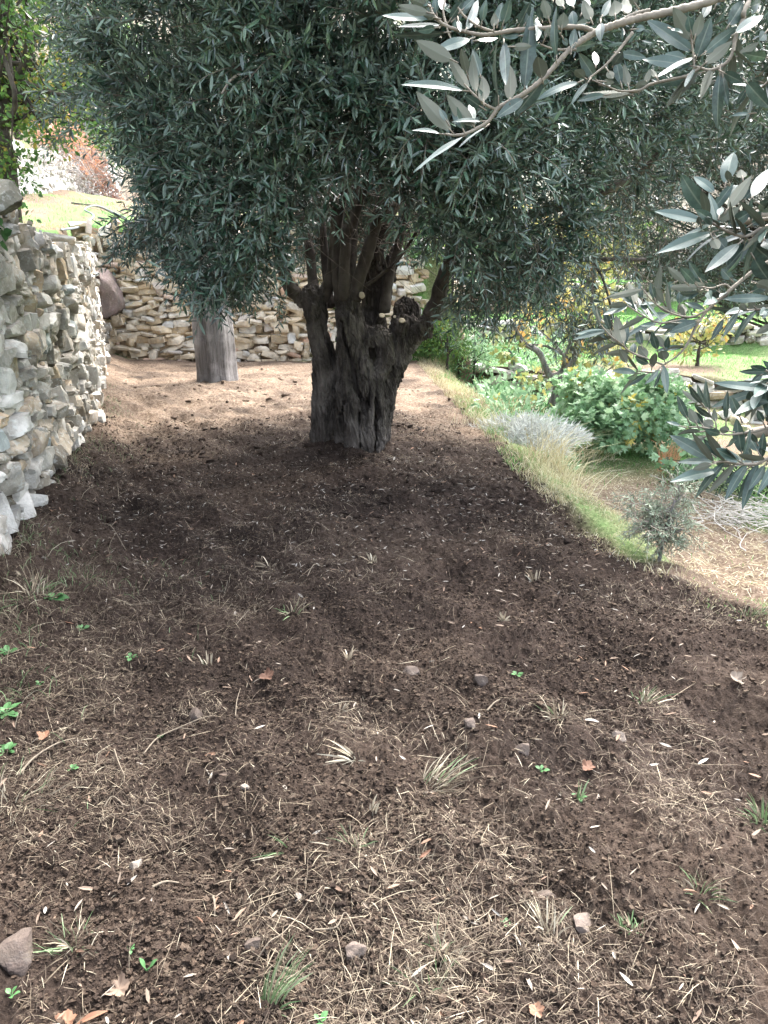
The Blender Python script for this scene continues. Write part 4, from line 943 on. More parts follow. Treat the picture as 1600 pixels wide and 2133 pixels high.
# ------------------------------------------------------------------ trees and bushes farther off
def quick_tree(name, label, base, trunk, clumps, kind, mats, rng, trunk_mat, group=None, per=260, leafL=.06, wide=.5, limbs=True, cat='tree', bend=.05, up=.4, droopN=0, limb_r=.5, sL=(.15, .32)):
    """trunk = list of (dx, dy, z, r); clumps = list of (dx, dy, z, r) relative to base; kind leaf/fig/olive"""
    base = np.array(base, float); t = empty(name, base, label, cat, group)
    if trunk:
        tr = np.array(trunk, float); s = spline(tr, 8 * len(tr)); V, F = tube(base + s[:, :3], s[:, 3], 9, .3, 2); B = Bag(); B.add(V, F)
        if limbs:
            for c in clumps:
                a = s[int(rng.uniform(.45, .95) * (len(s) - 1))]; e = np.array(c[:3]); mid = (a[:3] * .5 + e * .5) + rng.normal(0, .12 * np.linalg.norm(e - a[:3]), 3)
                p = spline([a[:3], mid, e], 10); V, F = tube(base + p, np.linspace(a[3] * limb_r, .004, 10), 6, .2, 1); B.add(V, F)
        B.build("trunk", trunk_mat, t)
    cb = Bag()
    for c in clumps:
        c0 = base + np.array(c[:3]); r = c[3]; n = int(per * (r / .4) ** 2)
        sq = np.array([1, 1, c[4] if len(c) > 4 else .85])
        if kind == 'olive':
            u = sph(rng, n); shoots(c0 + u * r * sq * rng.random((n, 1)) ** .5, u + rng.normal(0, .4, (n, 3)) + [0, 0, .2], rng.uniform(*sL, n), rng, 6, leafL, .2, rng.uniform(.05, .4, n), bag=cb)
        else:
            u = sph(rng, n); P = c0 + u * r * sq * rng.random((n, 1)) ** .4 * (1 + .18 * rng.normal(size=(n, 1)))
            D = u + rng.normal(0, .7, (n, 3)) - np.array([0, 0, droopN]); N = rng.normal(0, .6, (n, 3)) + np.array([0, -.1, up]) + u * .4; L = leafL * rng.uniform(.6, 1.3, n)
            ti = np.clip(rng.beta(2, 2, n) + .35 * vnoise(P * 2.2, 3), 0, 1)
            if kind == 'fig': V, F = leaf_fig(P, D, N, L); cb.add(V, F, np.repeat(ti, 13), 0)
            else: V, F = leaf_low(P, D, N, L, L * wide, .2, bend); cb.add(V, F, np.repeat(ti, 6), 0)
    cb.build("crown" if cat == 'tree' else "foliage", mats, t, smooth=False)
    return t
rt = np.random.default_rng(21)
# second olive, on the lower land to the right
b = np.array([6.6, 9.6, float(base_h(6.6, 9.6))])
cl = []
for _ in range(135):
    u = sph(rt, 1)[0]; c = np.array([-1.7, .2, 3.65]) + u * np.array([2.7, 1.7, 1.6]) * rt.random() ** .33
    cl.append((*c, rt.uniform(.26, .42)))
quick_tree("olive_tree", "olive tree on the lower land at the right, its airy crown behind the near branches", b, [(0, 0, -.1, .22), (.03, 0, .6, .17), (-.1, .05, 1.2, .15), (-.45, .1, 1.9, .11), (-1.2, .2, 2.9, .06)], cl, 'olive', [M_olive, M_twig], rt, M_bark, per=120, leafL=.076, limb_r=.2)
# cypress behind the olive: fluted grey trunk
p = G(452, 792); p[2] -= .03
cyp = empty("cypress_tree", p, "cypress with a smooth grey fluted trunk standing behind the old olive", "tree")
n, k = 60, 40
zz = np.linspace(-.1, 6.6, n); th = np.linspace(0, 2*PI, k, endpoint=False)
rr = np.interp(zz, [-.1, .12, .6, 1.5, 2.6, 6.6], [.275, .26, .25, .235, .21, .05])
fl = 1 + .05 * np.sin(th * 7 + 1)[None] + .035 * np.sin(th * 13 + .4)[None] + .02 * np.sin(th[None] * 3 + zz[:, None] * .8)
groove = .30 * np.exp(-((np.angle(np.exp(1j * (th[None] - (4.35 + .03 * zz[:, None]))))) / .11) ** 2)
V = np.stack([p[0] + (rr[:, None] * (fl - groove)) * np.cos(th)[None] - .03 * zz[:, None], p[1] + (rr[:, None] * (fl - groove)) * np.sin(th)[None], np.repeat(p[2] + zz[:, None], k, 1)], -1)
V[..., 0] += (rr[:, None] * .06 * fbm(V * np.array([8, 8, 1.2]), 3, 9))
i = np.arange(n-1)[:, None]*k; j = np.arange(k)[None]; j2 = (j+1) % k
mk("trunk", V.reshape(-1, 3), [np.stack([i+j, i+j2, i+k+j2, i+k+j], -1).reshape(-1, 4)], M_grey, cyp)
cb = Bag()
for q in range(60):
    z = rt.uniform(2.6, 7.2); r = (1.05 - .1 * (z - 2.6)) * rt.random() ** .5; a = rt.uniform(0, 2*PI); c = p + [r * math.cos(a), r * math.sin(a), z]
    m_ = 330; u = sph(rt, m_); P = c + u * np.array([.3, .3, .42]) * rt.random((m_, 1)) ** .4
    V, F = leaf_low(P, u + [0, 0, .9] + rt.normal(0, .4, (m_, 3)), rt.normal(0, 1, (m_, 3)), rt.uniform(.05, .1, m_), .02, .1); cb.add(V, F, np.repeat(rt.random(m_), 6), 0)
cb.build("crown", [M_pine], cyp, smooth=False)
def bush(name, label, u, v, w, h, kind, m, seed, leafL=.09, per=260, group=None, wide=.5, stems=True, dens=1.0, base=None, cat='bush', n=14, droopN=0, squash=.85, stem_mat=None, up=.4):
    "a bush standing where pixel (u, v) meets the land; w, h in metres"
    r = np.random.default_rng(seed); b = G(u, v) if base is None else np.array(base); b[2] -= .03; cl = []
    for _ in range(n):
        a = r.uniform(0, 2*PI); q = r.random() ** .5; z = r.uniform(.2, .86) * h; k = (1 - .45 * (z / h)) * w / 2
        cl.append((q * k * math.cos(a), q * k * .8 * math.sin(a), z, r.uniform(.16, .26) * min(w, h), squash))
    return quick_tree(name, label, b, [(0, 0, -.05, .03), (.02, 0, h * .3, .02), (.0, .02, h * .55, .012)] if stems else None, cl, kind, [m], r, stem_mat or M_limb, group, per * dens, leafL, wide, cat=cat, droopN=droopN, up=up)
def dist(u, v): return float(np.linalg.norm(G(u, v) - CAM))
# lower terrace
bush("fig_bush", "broad bright green bush with lobed leaves on the lower land at right", 1295, 938, 2.05, 1.12, 'fig', M_fig, 5, .10, 460, n=46, up=1.0)
bush("fig_bush", "small dark green lobed bush low beside the pale dry stalks", 1432, 1000, .75, .5, 'fig', M_fig, 6, .14, 120, n=9)
sv = G(1105, 932); sr = np.random.default_rng(7); n = 3200; a = sr.uniform(0, 2*PI, n); q = sr.random(n)**.5
P0 = sv + np.stack([(.5 + .2*np.sin(3*a))*q*np.cos(a), .5*q*np.sin(a) + .15, .25*(1 - q*q)*sr.random(n)**.6], -1); D = norm(np.stack([np.cos(a)*q, np.sin(a)*q, .5 + 0*a], -1) + sr.normal(0, .55, (n, 3)))
V, F = leaf_low(P0, D, sr.normal(0, 1, (n, 3)), sr.uniform(.05, .16, n), .009, .2, .1)
tag(mk("silver_bush", V, [F], M_silver, loc=sv, tint=np.repeat(sr.beta(1.3, 1.3, n), 6), smooth=False), "silvery white dry bush just over the edge of the dug terrace", "bush")
fb = G(1150, 872)
quick_tree("fig_tree", "small half bare fig tree with yellowing leaves and a forked grey trunk", fb, [(0, 0, -.1, .11), (.05, 0, .35, .10), (.12, 0, .7, .08), (.3, .1, 1.1, .05)],
           [(-.75, 0, 1.15, .3), (-.35, .1, 1.45, .32), (.1, 0, 1.6, .36), (.55, 0, 1.45, .36), (.9, .1, 1.2, .34), (.4, -.2, 1.05, .3), (.95, 0, .85, .28), (-.3, .3, .5, .25), (.2, .2, 1.95, .3), (.8, .3, 1.8, .3)], 'fig', [M_yellow], rt, M_grey, per=75, leafL=.12)
def prop_limb(base, pts, name, parent, m):
    s = spline(np.array(pts), 20); V, F = tube(np.array(base) + s[:, :3], s[:, 3], 8, .25, 4); mk(name, V, F, m, parent)
figt = [o for o in COL.objects if o.name.startswith("fig_tree")][0]
prop_limb(fb, [(.08, -.05, .5, .07), (-.12, -.08, .72, .055), (-.3, -.1, 1.05, .045), (-.55, -.1, 1.2, .04), (-.72, -.12, 1.5, .02)], "limb", figt, M_grey)
prop_limb(fb, [(.12, -.05, .7, .06), (.3, -.1, 1.0, .04), (.42, -.1, 1.4, .02)], "limb", figt, M_grey)
bush("shrub", "leafy green shrub at the far edge of the dug terrace, right of the trunk", 985, 792, .95, .85, 'leaf', M_fig, 9, .07, 420, wide=.3)
bush("shrub", "dark bluish green shrub against the terrace wall right of the trunk", 930, 770, 1.1, 1.0, 'leaf', M_broad, 10, .06, 500, wide=.35)
bush("shrub", "pale feathery green weeds spilling over the bank beside the silver bush", 1045, 850, .9, .45, 'leaf', M_weed, 12, .08, 300, wide=.2)
bush("shrub", "small yellow flowering clump beside the leafy shrub at the terrace edge", 955, 785, .3, .55, 'leaf', M_yellow, 13, .06, 300, n=6)
yb = G(1185, 760); yb = np.array([yb[0] * 1.45, 20.5, float(base_h(yb[0] * 1.45, 20.5))])
quick_tree("yellow_tree", "tree with golden yellow autumn leaves on the terrace beyond the fig tree", yb, [(0, 0, -.1, .12), (0, 0, .8, .1), (.1, 0, 1.8, .06)], [(rt.normal(0, 1.0), rt.normal(0, .7), rt.uniform(1.0, 2.6), .42) for _ in range(15)], 'leaf', [M_yellow], rt, M_limb, per=170, leafL=.13)
yb = G(1452, 762)
quick_tree("yellow_bush", "little golden yellow sapling on the pale upper terrace at right", yb, [(0, 0, -.05, .04), (0, 0, .3, .03), (0, 0, .6, .02)], [(rt.normal(0, .3), rt.normal(0, .2), rt.uniform(.3, 1.0), .26) for _ in range(10)], 'leaf', [M_yellow], rt, M_limb, per=110, leafL=.11, cat='bush')
# sapling olive just over the edge
sb = G(1372, 1168)
sap = [(float(z * .5 * q + .02), float(rt.normal(0, .05)), float(z), .085) for z, q in zip(rt.uniform(.10, .46, 24), rt.uniform(-1, 1, 24))]
quick_tree("olive_sapling", "young olive sapling with thin grey green leaves on the light dirt below the bank", sb, [(0, 0, -.03, .012), (.01, 0, .1, .010), (.03, 0, .22, .007), (.05, 0, .36, .005)], sap, 'olive', [M_sap, M_twig_near], rt, M_grey, per=330, leafL=.032, sL=(.06, .13), limb_r=.4)
# upper left: what grows on the raised land
tb_ = np.array([-3.95, 9.0, float(base_h(-3.95, 9.0))])
quick_tree("broadleaf_tree", "green tree turning yellow standing on the raised ground above the left wall", tb_, [(0, 0, -.1, .10), (.02, 0, .8, .085), (-.05, 0, 1.5, .07), (.1, 0, 2.4, .05)],
           [(rt.normal(.0, .6), rt.normal(0, .6), rt.uniform(1.15, 3.3), .40) for _ in range(56)] + [(-.1, -.2, .8, .3), (.2, -.1, .6, .22), (-.35, 0, .4, .3), (.55, 0, 1.5, .3), (.75, 0, 1.75, .3)] + [(rt.normal(0, .16), -.12 + rt.normal(0, .1), z_, .2) for z_ in (.2, .45, .7, .9, 1.1)] + [(rt.normal(.35, .25), -.1, z_, .2) for z_ in (.75, .95, 1.15, 1.3)], 'leaf', [M_broad], rt, M_limb, per=230, leafL=.06, wide=.55)
r0 = np.random.default_rng(31)
rb0 = np.array([-9.3, 23.0, float(base_h(-9.3, 23.0))])
rbp = []
for u, v, rr_ in ((96, 262, .5), (112, 258, .55), (120, 275, .5), (132, 275, .5), (145, 292, .5), (158, 300, .5), (150, 280, .4), (170, 318, .5), (182, 335, .5), (192, 350, .5), (200, 365, .5), (208, 378, .45), (218, 392, .45), (228, 405, .4), (178, 310, .4), (200, 340, .4), (215, 372, .4), (135, 258, .4), (240, 415, .35)):
    q = WY(u, v, 18.3 + (u - 100) / 150 * 10) - rb0; rbp.append((*q, rr_ * .75))
tb2 = quick_tree("rust_bush", "rust red autumn bush spilling over the top of the white wall", rb0, None, rbp, 'leaf', [M_orange], r0, M_limb, per=210, leafL=.10, cat='bush')
bb = Bag()
for q in rbp:
    m_ = 26; c = rb0 + np.array(q[:3]) + [.0, -.05, -.35]; V, F = ribbon_(c + r0.normal(0, .3, (m_, 3)), r0, .55); bb.add(V, F, np.repeat(r0.random(m_), 8))
bb.build("bare_stems", [M_dryt], tb2, smooth=False)['kind'] = 'stuff'
bush("shrub", "pale green leafy shrub growing past the end of the tan wall, seen behind the trunk", 0, 0, 1.5, 1.9, 'leaf', M_fig, 71, .08, 420, wide=.35, base=[1.15, 13.9, float(base_h(1.15, 13.9))], n=26)
bush("shrub", "dark green shrub at the end of the tan wall beside the old trunk", 0, 0, .9, .8, 'leaf', M_broad, 72, .07, 420, wide=.4, base=[.72, 13.35, float(base_h(.72, 13.35))], n=20)
def cone_tree(label, base, h, w, m, seed, name="conifer_tree"):
    r = np.random.default_rng(seed); cl = [(w * .5 * (1 - z / h) * r.normal(0, .7), w * .5 * (1 - z / h) * r.normal(0, .7), z, .22 * w * (1.1 - .6 * z / h) + .12) for z in r.uniform(.15 * h, h, 46)]
    base = np.array([base[0], base[1], float(base_h(base[0], base[1]))])
    quick_tree(name, label, base, [(0, 0, -.1, .12), (0, 0, h * .5, .08), (0, 0, h * .9, .03)], cl, 'leaf', [m], r, M_bark, per=230, leafL=.13, wide=.3, limbs=False)
cone_tree("dark green conifer behind the white wall and the rust red bush", (-9.6, 27.5), 6.2, 2.6, M_pine, 41)
cone_tree("dark evergreen tree farther up the slope beside the conifer", (-12.6, 30.0), 7.5, 3.2, M_pine, 42, "evergreen_tree")
quick_tree("yellow_tree", "yellow leaved tree on the slope just behind the green tree at upper left", [-9.6, 19.5, float(base_h(-9.6, 19.5))], [(0, 0, -.1, .1), (0, 0, 1.0, .08), (.1, 0, 2.0, .05)], [(r0.normal(.3, 1.0), r0.normal(0, .8), r0.uniform(1.6, 4.4), .5) for _ in range(26)], 'leaf', [M_yellow], r0, M_limb, per=150, leafL=.12)
quick_tree("broadleaf_tree", "pale fresh green tree on the slope behind the left part of the olive crown", [-7.6, 27.0, float(base_h(-7.6, 27.0))], [(0, 0, -.1, .12), (0, 0, 1.6, .1), (.1, 0, 3.0, .05)], [(r0.normal(0, 1.0), r0.normal(0, .8), r0.uniform(1.4, 4.8), .55) for _ in range(26)], 'leaf', [M_fig], r0, M_limb, per=150, leafL=.13)
# rank mixed growth between the bank and the low walls
ub = Bag(); ru = np.random.default_rng(61)
for _ in range(150):
    yy = ru.uniform(8, 17.5); e = ru.uniform(.5, 4.2) * min(1, (yy - 5.5) / 5); xx = float(x_edge(yy)) + e
    if yy < 11.5 and xx > 2.1: continue
    if yy > 14.2 and ru.random() < .55: continue
    h = ru.uniform(.15, .6); m_ = 150; u = sph(ru, m_); u[:, 2] = np.abs(u[:, 2])
    P = np.array([xx, yy, float(base_h(xx, yy))]) + u * np.array([.45, .4, h]) * ru.random((m_, 1)) ** .4; L = ru.uniform(.05, .12, m_); kind = ru.integers(0, 4)
    V, F = leaf_low(P, u + ru.normal(0, .6, (m_, 3)) + [0, 0, .3], ru.normal(0, .6, (m_, 3)) + [0, -.2, .6], L, L * (.4, .3, .5, .1)[kind], .2, .15); ub.add(V, F, np.repeat(ru.random(m_), 6), int(kind))
tag(ub.build("undergrowth", [M_fig, M_weed, M_fig, M_drygrass], smooth=False), "tangled low green weeds and dry stems over the bank beyond the old trunk", "undergrowth", kind='stuff')
# scattered growth on the far slopes: a mass nobody could count
sc_b = Bag(); rs = np.random.default_rng(51)
n = 420
x = rs.uniform(-38, 60, n); y = rs.uniform(30, 95, n); cc = fbm(P2(x * .16, y * .16), 3, 27)
for xx, yy, q in zip(x, y, cc):
    if q < -.15 and rs.random() < .6: continue
    r = rs.uniform(.5, 1.5); m_ = 90; u = sph(rs, m_); u[:, 2] = np.abs(u[:, 2]); P = np.array([xx, yy, float(base_h(xx, yy))]) + u * r * np.array([1, 1, .9]) * rs.random((m_, 1)) ** .3
    L = rs.uniform(.25, .5, m_); V, F = leaf_low(P, u + rs.normal(0, .6, (m_, 3)), rs.normal(0, .6, (m_, 3)) + [0, 0, .5], L, L * .6, .2); sc_b.add(V, F, np.repeat(np.clip(rs.random(m_) * .5 + rs.random() * .5, 0, 1), 6), int(rs.random() < .5))
tag(sc_b.build("hillside_scrub", [M_broad, M_pine], smooth=False), "low dark scrub dotted over the far slopes behind the trees", "scrub", kind='stuff')

# ------------------------------------------------------------------ straw, clods, grass: what nobody could count
rl = np.random.default_rng(101)
def scatter(n, rng, r0, r1, amax=31):
    r = np.exp(rng.uniform(np.log(r0), np.log(r1), n)); a = rng.uniform(-R(amax), R(amax), n)
    return r * np.sin(a), r * np.cos(a)
def on_terrace(x, y): return (x < x_edge(y) - .02) & (x > x_left(y) + .03) & (y < YF - .08)
def lay_straw(n, rng, L, w, tint, r0=.95, r1=13.3, clump=None, lift=.25, bag=None):
    x, y = scatter(n, rng, r0, r1); k = on_terrace(x, y)
    if clump is not None: k &= rng.random(n) < clump(x, y)
    x, y = x[k], y[k]; n = len(x); a = rng.uniform(0, 2*PI, n); l = np.exp(rng.normal(np.log(L), .5, n)).clip(.006, .16)
    x2, y2 = x + l*np.cos(a), y + l*np.sin(a)
    lf = np.maximum(rng.normal(0, lift, n), -.05) * l
    P0 = np.stack([x, y, gz(x, y) + .003], -1); P2 = np.stack([x2, y2, np.maximum(gz(x2, y2), gz(x, y) - .01) + .004 + np.maximum(lf, 0)], -1)
    P1 = (P0 + P2)/2 + np.stack([rng.normal(0, .05, n)*l, rng.normal(0, .05, n)*l, .003 + np.abs(rng.normal(0, .06, n))*l], -1)
    d = np.hypot(x, y)
    V, F = ribbon(P0, P1, P2, rng.uniform(.6, 1.5, n) * w * (1 + .09*d), True)
    bag.add(V, F, np.repeat(np.clip(tint(n) - .0*d, 0, 1), 8), 0)
B = Bag()
cl1 = lambda x, y: np.clip(.10 + 1.75*fbm(P2(x*1.3, y*1.3), 4, 71) + 1.1*np.maximum(fbm(P2(x*4.5, y*4.5), 3, 72), -.15) + .55*np.exp(-((x+1.45)/.5)**2)*(y < 4.2) + .35*(y > 7.6), .07, 1) * (.55 + .45*sst(1.6, 3.0, y))
lay_straw(230000, rl, .017, .0010, lambda n: rl.beta(1.3, 2.6, n), clump=cl1, bag=B)
lay_straw(60000, rl, .036, .0011, lambda n: rl.beta(1.5, 2.3, n), clump=cl1, bag=B)
lay_straw(3200, rl, .07, .0013, lambda n: rl.beta(2.4, 1.8, n), clump=cl1, lift=.3, bag=B)
lay_straw(42000, rl, .026, .0014, lambda n: rl.beta(2, 2, n), r0=6.6, clump=lambda x, y: sst(6.6, 8.6, y + .8*fbm(P2(x*1.3, y*1.3), 3, 75)), bag=B)
x = rl.uniform(2.0, 6.5, 26000); y = rl.uniform(3.6, 10, 26000); k = (x - x_edge(y) > .5) & (x/y < .62); x, y = x[k], y[k]; n = len(x); a = rl.uniform(0, 2*PI, n); l = rl.uniform(.02, .09, n)
P0 = np.stack([x, y, gz(x, y) + .004], -1); x2, y2 = x + l*np.cos(a), y + l*np.sin(a); P2_ = np.stack([x2, y2, gz(x2, y2) + .006 + .3*l*rl.random(n)**3], -1)
V, F = ribbon(P0, (P0 + P2_)/2 + rl.normal(0, .004, (n, 3)), P2_, .0045, True); B.add(V, F, np.repeat(rl.beta(3, 1.3, n), 8), 1)
tag(B.build("straw", [M_straw, M_drygrass], smooth=False), "dry straw and chopped stalks strewn over the dug earth", "straw", kind='stuff')
# dead olive leaves lying all over the earth
x, y = scatter(2600, rl, .95, 12); k = on_terrace(x, y) & (rl.random(len(x)) < .22 + .5*np.exp(-((y-5.4)/1.8)**2)); x, y = x[k], y[k]; n = len(x)
a = rl.uniform(0, 2*PI, n); D = np.stack([np.cos(a), np.sin(a), rl.normal(0, .25, n)], -1); L = rl.uniform(.02, .05, n)
V, F = leaf_low(np.stack([x, y, gz(x, y) + .008], -1), D, rl.normal(0, .35, (n, 3)) + [0, 0, 1], L, L*rl.uniform(.13, .24, n)*(1 + .06*y), .3, rl.normal(0, .15, n))
tag(mk("leaf_litter", V, [F], M_dead, tint=np.repeat(np.clip(.35 + .65*rl.beta(2, 2, n), 0, 1), 6), smooth=False), "small dry fallen olive leaves scattered over the dug earth", "leaf litter", kind='stuff')
x, y = scatter(9000, rl, 3.6, 8.6); k = on_terrace(x, y) & (rl.random(len(x)) < np.exp(-((y-5.6)/1.3)**2)); x, y = x[k], y[k]; n = len(x)
a = rl.uniform(0, 2*PI, n); D = np.stack([np.cos(a), np.sin(a), rl.normal(0, .3, n)], -1); L = rl.uniform(.014, .042, n)
V, F = leaf_low(np.stack([x, y, gz(x, y) + .012], -1), D, rl.normal(0, .5, (n, 3)) + [0, 0, 1], L, .0055*rl.uniform(.6, 1.4, n), .3, rl.normal(0, .15, n))
tag(mk("leaf_litter", V, [F], M_dead, tint=np.repeat(np.clip(.45 + .6*rl.beta(2, 2, n), 0, 1), 6), smooth=False), "pale curled dead leaves and chaff on the dark earth around the old trunk", "leaf litter", kind='stuff')
# crumbs and clods of earth
x, y = scatter(300000, rl, .9, 8.5); cn = fbm(P2(x*2.2, y*2.2), 3, 81); k = on_terrace(x, y) & (rl.random(len(x)) < np.clip(.62 + 1.0*cn, .2, 1)); x, y = x[k], y[k]; n = len(x)
C1 = np.array([[a, b, c] for a in (-1, 1) for b in (-1, 1) for c in (-1, 1)], float); F1 = np.array([[0, 1, 3, 2], [4, 6, 7, 5], [0, 4, 5, 1], [2, 3, 7, 6], [0, 2, 6, 4], [1, 5, 7, 3]])
s_ = np.exp(rl.normal(np.log(.0023), .5, n)).clip(.0012, .008)*(1 + .06*y)
Vc = C1[None]*.7*(1 + rl.normal(0, .32, (n, 8, 1)))*(s_[:, None]*rl.uniform(.6, 1.3, (n, 3)))[:, None] @ np.eye(3)
a = rl.uniform(0, 2*PI, n); ca, sa = np.cos(a)[:, None], np.sin(a)[:, None]
Vc = np.stack([Vc[..., 0]*ca - Vc[..., 1]*sa, Vc[..., 0]*sa + Vc[..., 1]*ca, Vc[..., 2]], -1) + np.stack([x, y, gz(x, y) + s_*.2], -1)[:, None]
V = Vc.reshape(-1, 3); F = (np.arange(n)[:, None, None]*8 + F1[None]).reshape(-1, 4)
tag(mk("soil_clods", V, [F], M_ground, attrs={'dry': np.repeat(np.clip(rl.normal(.12, .16, n), 0, .6), 8)}, smooth=False), "crumbly clods of dark earth covering the dug terrace", "clods", kind='stuff')
C, Fc = CS[2]; C = norm(C)*.5 + C*.5
# bigger lumps turned up farther along the terrace
x, y = scatter(5200, rl, 4.6, 13.2); k = on_terrace(x, y) & (rl.random(len(x)) < np.clip(.35 + fbm(P2(x*1.6, y*1.6), 3, 84), .05, 1)); x, y = x[k], y[k]; n = len(x)
s_ = np.exp(rl.normal(np.log(.011), .45, n)).clip(.006, .028)
Vc = C[None] * (1 + rl.normal(0, .27, (n, len(C), 1))) * (s_[:, None]*rl.uniform(.6, 1.3, (n, 3))*np.array([1.3, 1.3, .8]))[:, None] + np.stack([x, y, gz(x, y)], -1)[:, None]
tag(mk("soil_clods", Vc.reshape(-1, 3), [(np.arange(n)[:, None, None]*len(C) + Fc[None]).reshape(-1, 4)], M_ground, attrs={'dry': np.repeat(sst(7.5, 9.5, y)*rl.uniform(.2, .8, n), len(C))}), "coarser lumps of turned earth farther along the terrace", "clods", kind='stuff')
# grass on the bank at the edge of the terrace: dry and green mixed
def blades(x, y, rng, h, w, tint, lean=.6, bag=None, mi=0):
    n = len(x); hh = h*rng.uniform(.4, 1.3, n); a = rng.uniform(0, 2*PI, n); l = rng.uniform(.1, lean, n)*hh
    P0 = np.stack([x, y, gz(x, y) - .01], -1); P2 = P0 + np.stack([l*np.cos(a), l*np.sin(a), hh*rng.uniform(.55, 1, n)], -1); P1 = P0 + np.stack([l*.25*np.cos(a), l*.25*np.sin(a), hh*.75], -1)
    V, F = ribbon(P0, P1, P2, w*rng.uniform(.6, 1.4, n), False, .15, rng); bag.add(V, F, np.repeat(np.clip(tint, 0, 1), 8), mi)
B = Bag()
y = np.exp(rl.uniform(np.log(2.6), np.log(13.6), 40000)); e = np.abs(rl.normal(.22, .38, len(y))) - .16; x = x_edge(y) + e; n = len(y)
nz = fbm(P2(x*1.3, y*1.1), 3, 91); dn = rl.random(n) < np.clip(.35 + .9*nz + .35*sst(4.6, 6.5, y), .08, 1); x, y, nz = x[dn], y[dn], nz[dn]; n = len(x)
gr = rl.random(n) < np.clip(.06 + 1.0*fbm(P2(x*2, y*1.4), 2, 93), .02, .7)
ht = .036 + .045*sst(4.8, 6.5, y)
for m_, sel in ((0, ~gr), (1, gr)):
    blades(x[sel], y[sel], rl, ht[sel]*(.6 + 1.2*np.clip(fbm(P2(x[sel]*4, y[sel]*3), 3, 94) + .3, 0, 1)), .0032, rl.beta(3, 1.6, sel.sum()) if m_ == 0 else rl.beta(2, 2, sel.sum()), .9, B, m_)
tag(B.build("grass", [M_drygrass, M_grass], smooth=False), "dry and green grass along the bank at the edge of the dug terrace", "grass", kind='stuff')
# green grass on the lower land
B = Bag()
x = rl.uniform(1.6, 9, 60000); y = rl.uniform(4.5, 24, 60000); g_, d_, _ = cover(x, y); e = x - x_edge(y)
k = (e > 1.0) & (rl.random(len(x)) < g_*.9 + .05) & (np.abs(x/np.maximum(y, 1)) < .62); x, y = x[k], y[k]
blades(x, y, rl, .075, .006, rl.beta(2, 2, len(x)), .7, B, 1)
x = rl.uniform(1.8, 7, 9000); y = rl.uniform(4.2, 11, 9000); e = x - x_edge(y); k = (e > .9) & (np.abs(x/y) < .62) & (rl.random(9000) < np.clip(.2 + fbm(P2(x*1.2, y*1.2), 3, 97)*1.4, 0, 1)); x, y = x[k], y[k]
blades(x, y, rl, .06, .004, rl.beta(3, 1.5, len(x)), 1.6, B, 0)
tag(B.build("grass", [M_drygrass, M_grass], smooth=False), "bright green grass growing on the lower terraces across the bank", "grass", kind='stuff')
B = Bag()
x = rl.uniform(-11, -2.4, 42000); y = rl.uniform(4, 20, 42000); k = ((x < x_left(y) - .25) | (y > YF + .3)) & (x < x_edge(y) - .3) & (rl.random(42000) < (.15 + .75*(fbm(P2(x*.9, y*.9), 3, 98) > .0))*(1 - .6*sst(9, 12, y))); x, y = x[k], y[k]
q = fbm(P2(x*1.1, y*1.1), 3, 99) < -.02
blades(x[~q], y[~q], rl, .10, .006, rl.beta(2.4, 2, (~q).sum()), .7, B, 1); blades(x[q], y[q], rl, .10, .005, rl.beta(3, 2, q.sum()), 1.0, B, 0)
tag(B.build("grass", [M_drygrass, M_grass], smooth=False), "green grass with dry patches on the raised ground above the left wall", "grass", kind='stuff')
# weeds and stubble creeping along the foot of the left wall
B = Bag()
y = rl.uniform(1.7, 9.5, 5000); x = x_left(y) + np.abs(rl.normal(.0, .2, 5000)) + .04 + .25*np.exp(-((y-2.6)/.9)**2)*rl.random(5000); k = rl.random(5000) < np.clip(.25 + 1.1*fbm(P2(x*2, y*1.2), 3, 95) + .4*(y < 3.4), .03, 1); x, y = x[k], y[k]
q = rl.random(len(x)) < .32
blades(x[q], y[q], rl, .07, .0026, rl.beta(2, 2, q.sum()), 1.0, B, 1); blades(x[~q], y[~q], rl, .09, .0018, rl.beta(2.2, 2, (~q).sum()), 1.3, B, 0)
y = rl.uniform(1.9, 4.3, 4200); x = x_left(y) + .05 + np.abs(rl.normal(0, .42, 4200)); k = (rl.random(4200) < np.clip(.1 + 1.5*fbm(P2(x*2.6, y*2.6), 3, 96), 0, 1)) & (x < -.75); x, y = x[k], y[k]; q = rl.random(len(x)) < .5
blades(x[q], y[q], rl, .06, .0024, rl.beta(2, 2, q.sum()), 1.2, B, 1); blades(x[~q], y[~q], rl, .075, .0017, rl.beta(2.2, 1.8, (~q).sum()), 1.6, B, 0)
tag(B.build("grass", [M_straw, M_tuft], smooth=False), "thin grass and stubble along the foot of the left wall", "grass", kind='stuff')

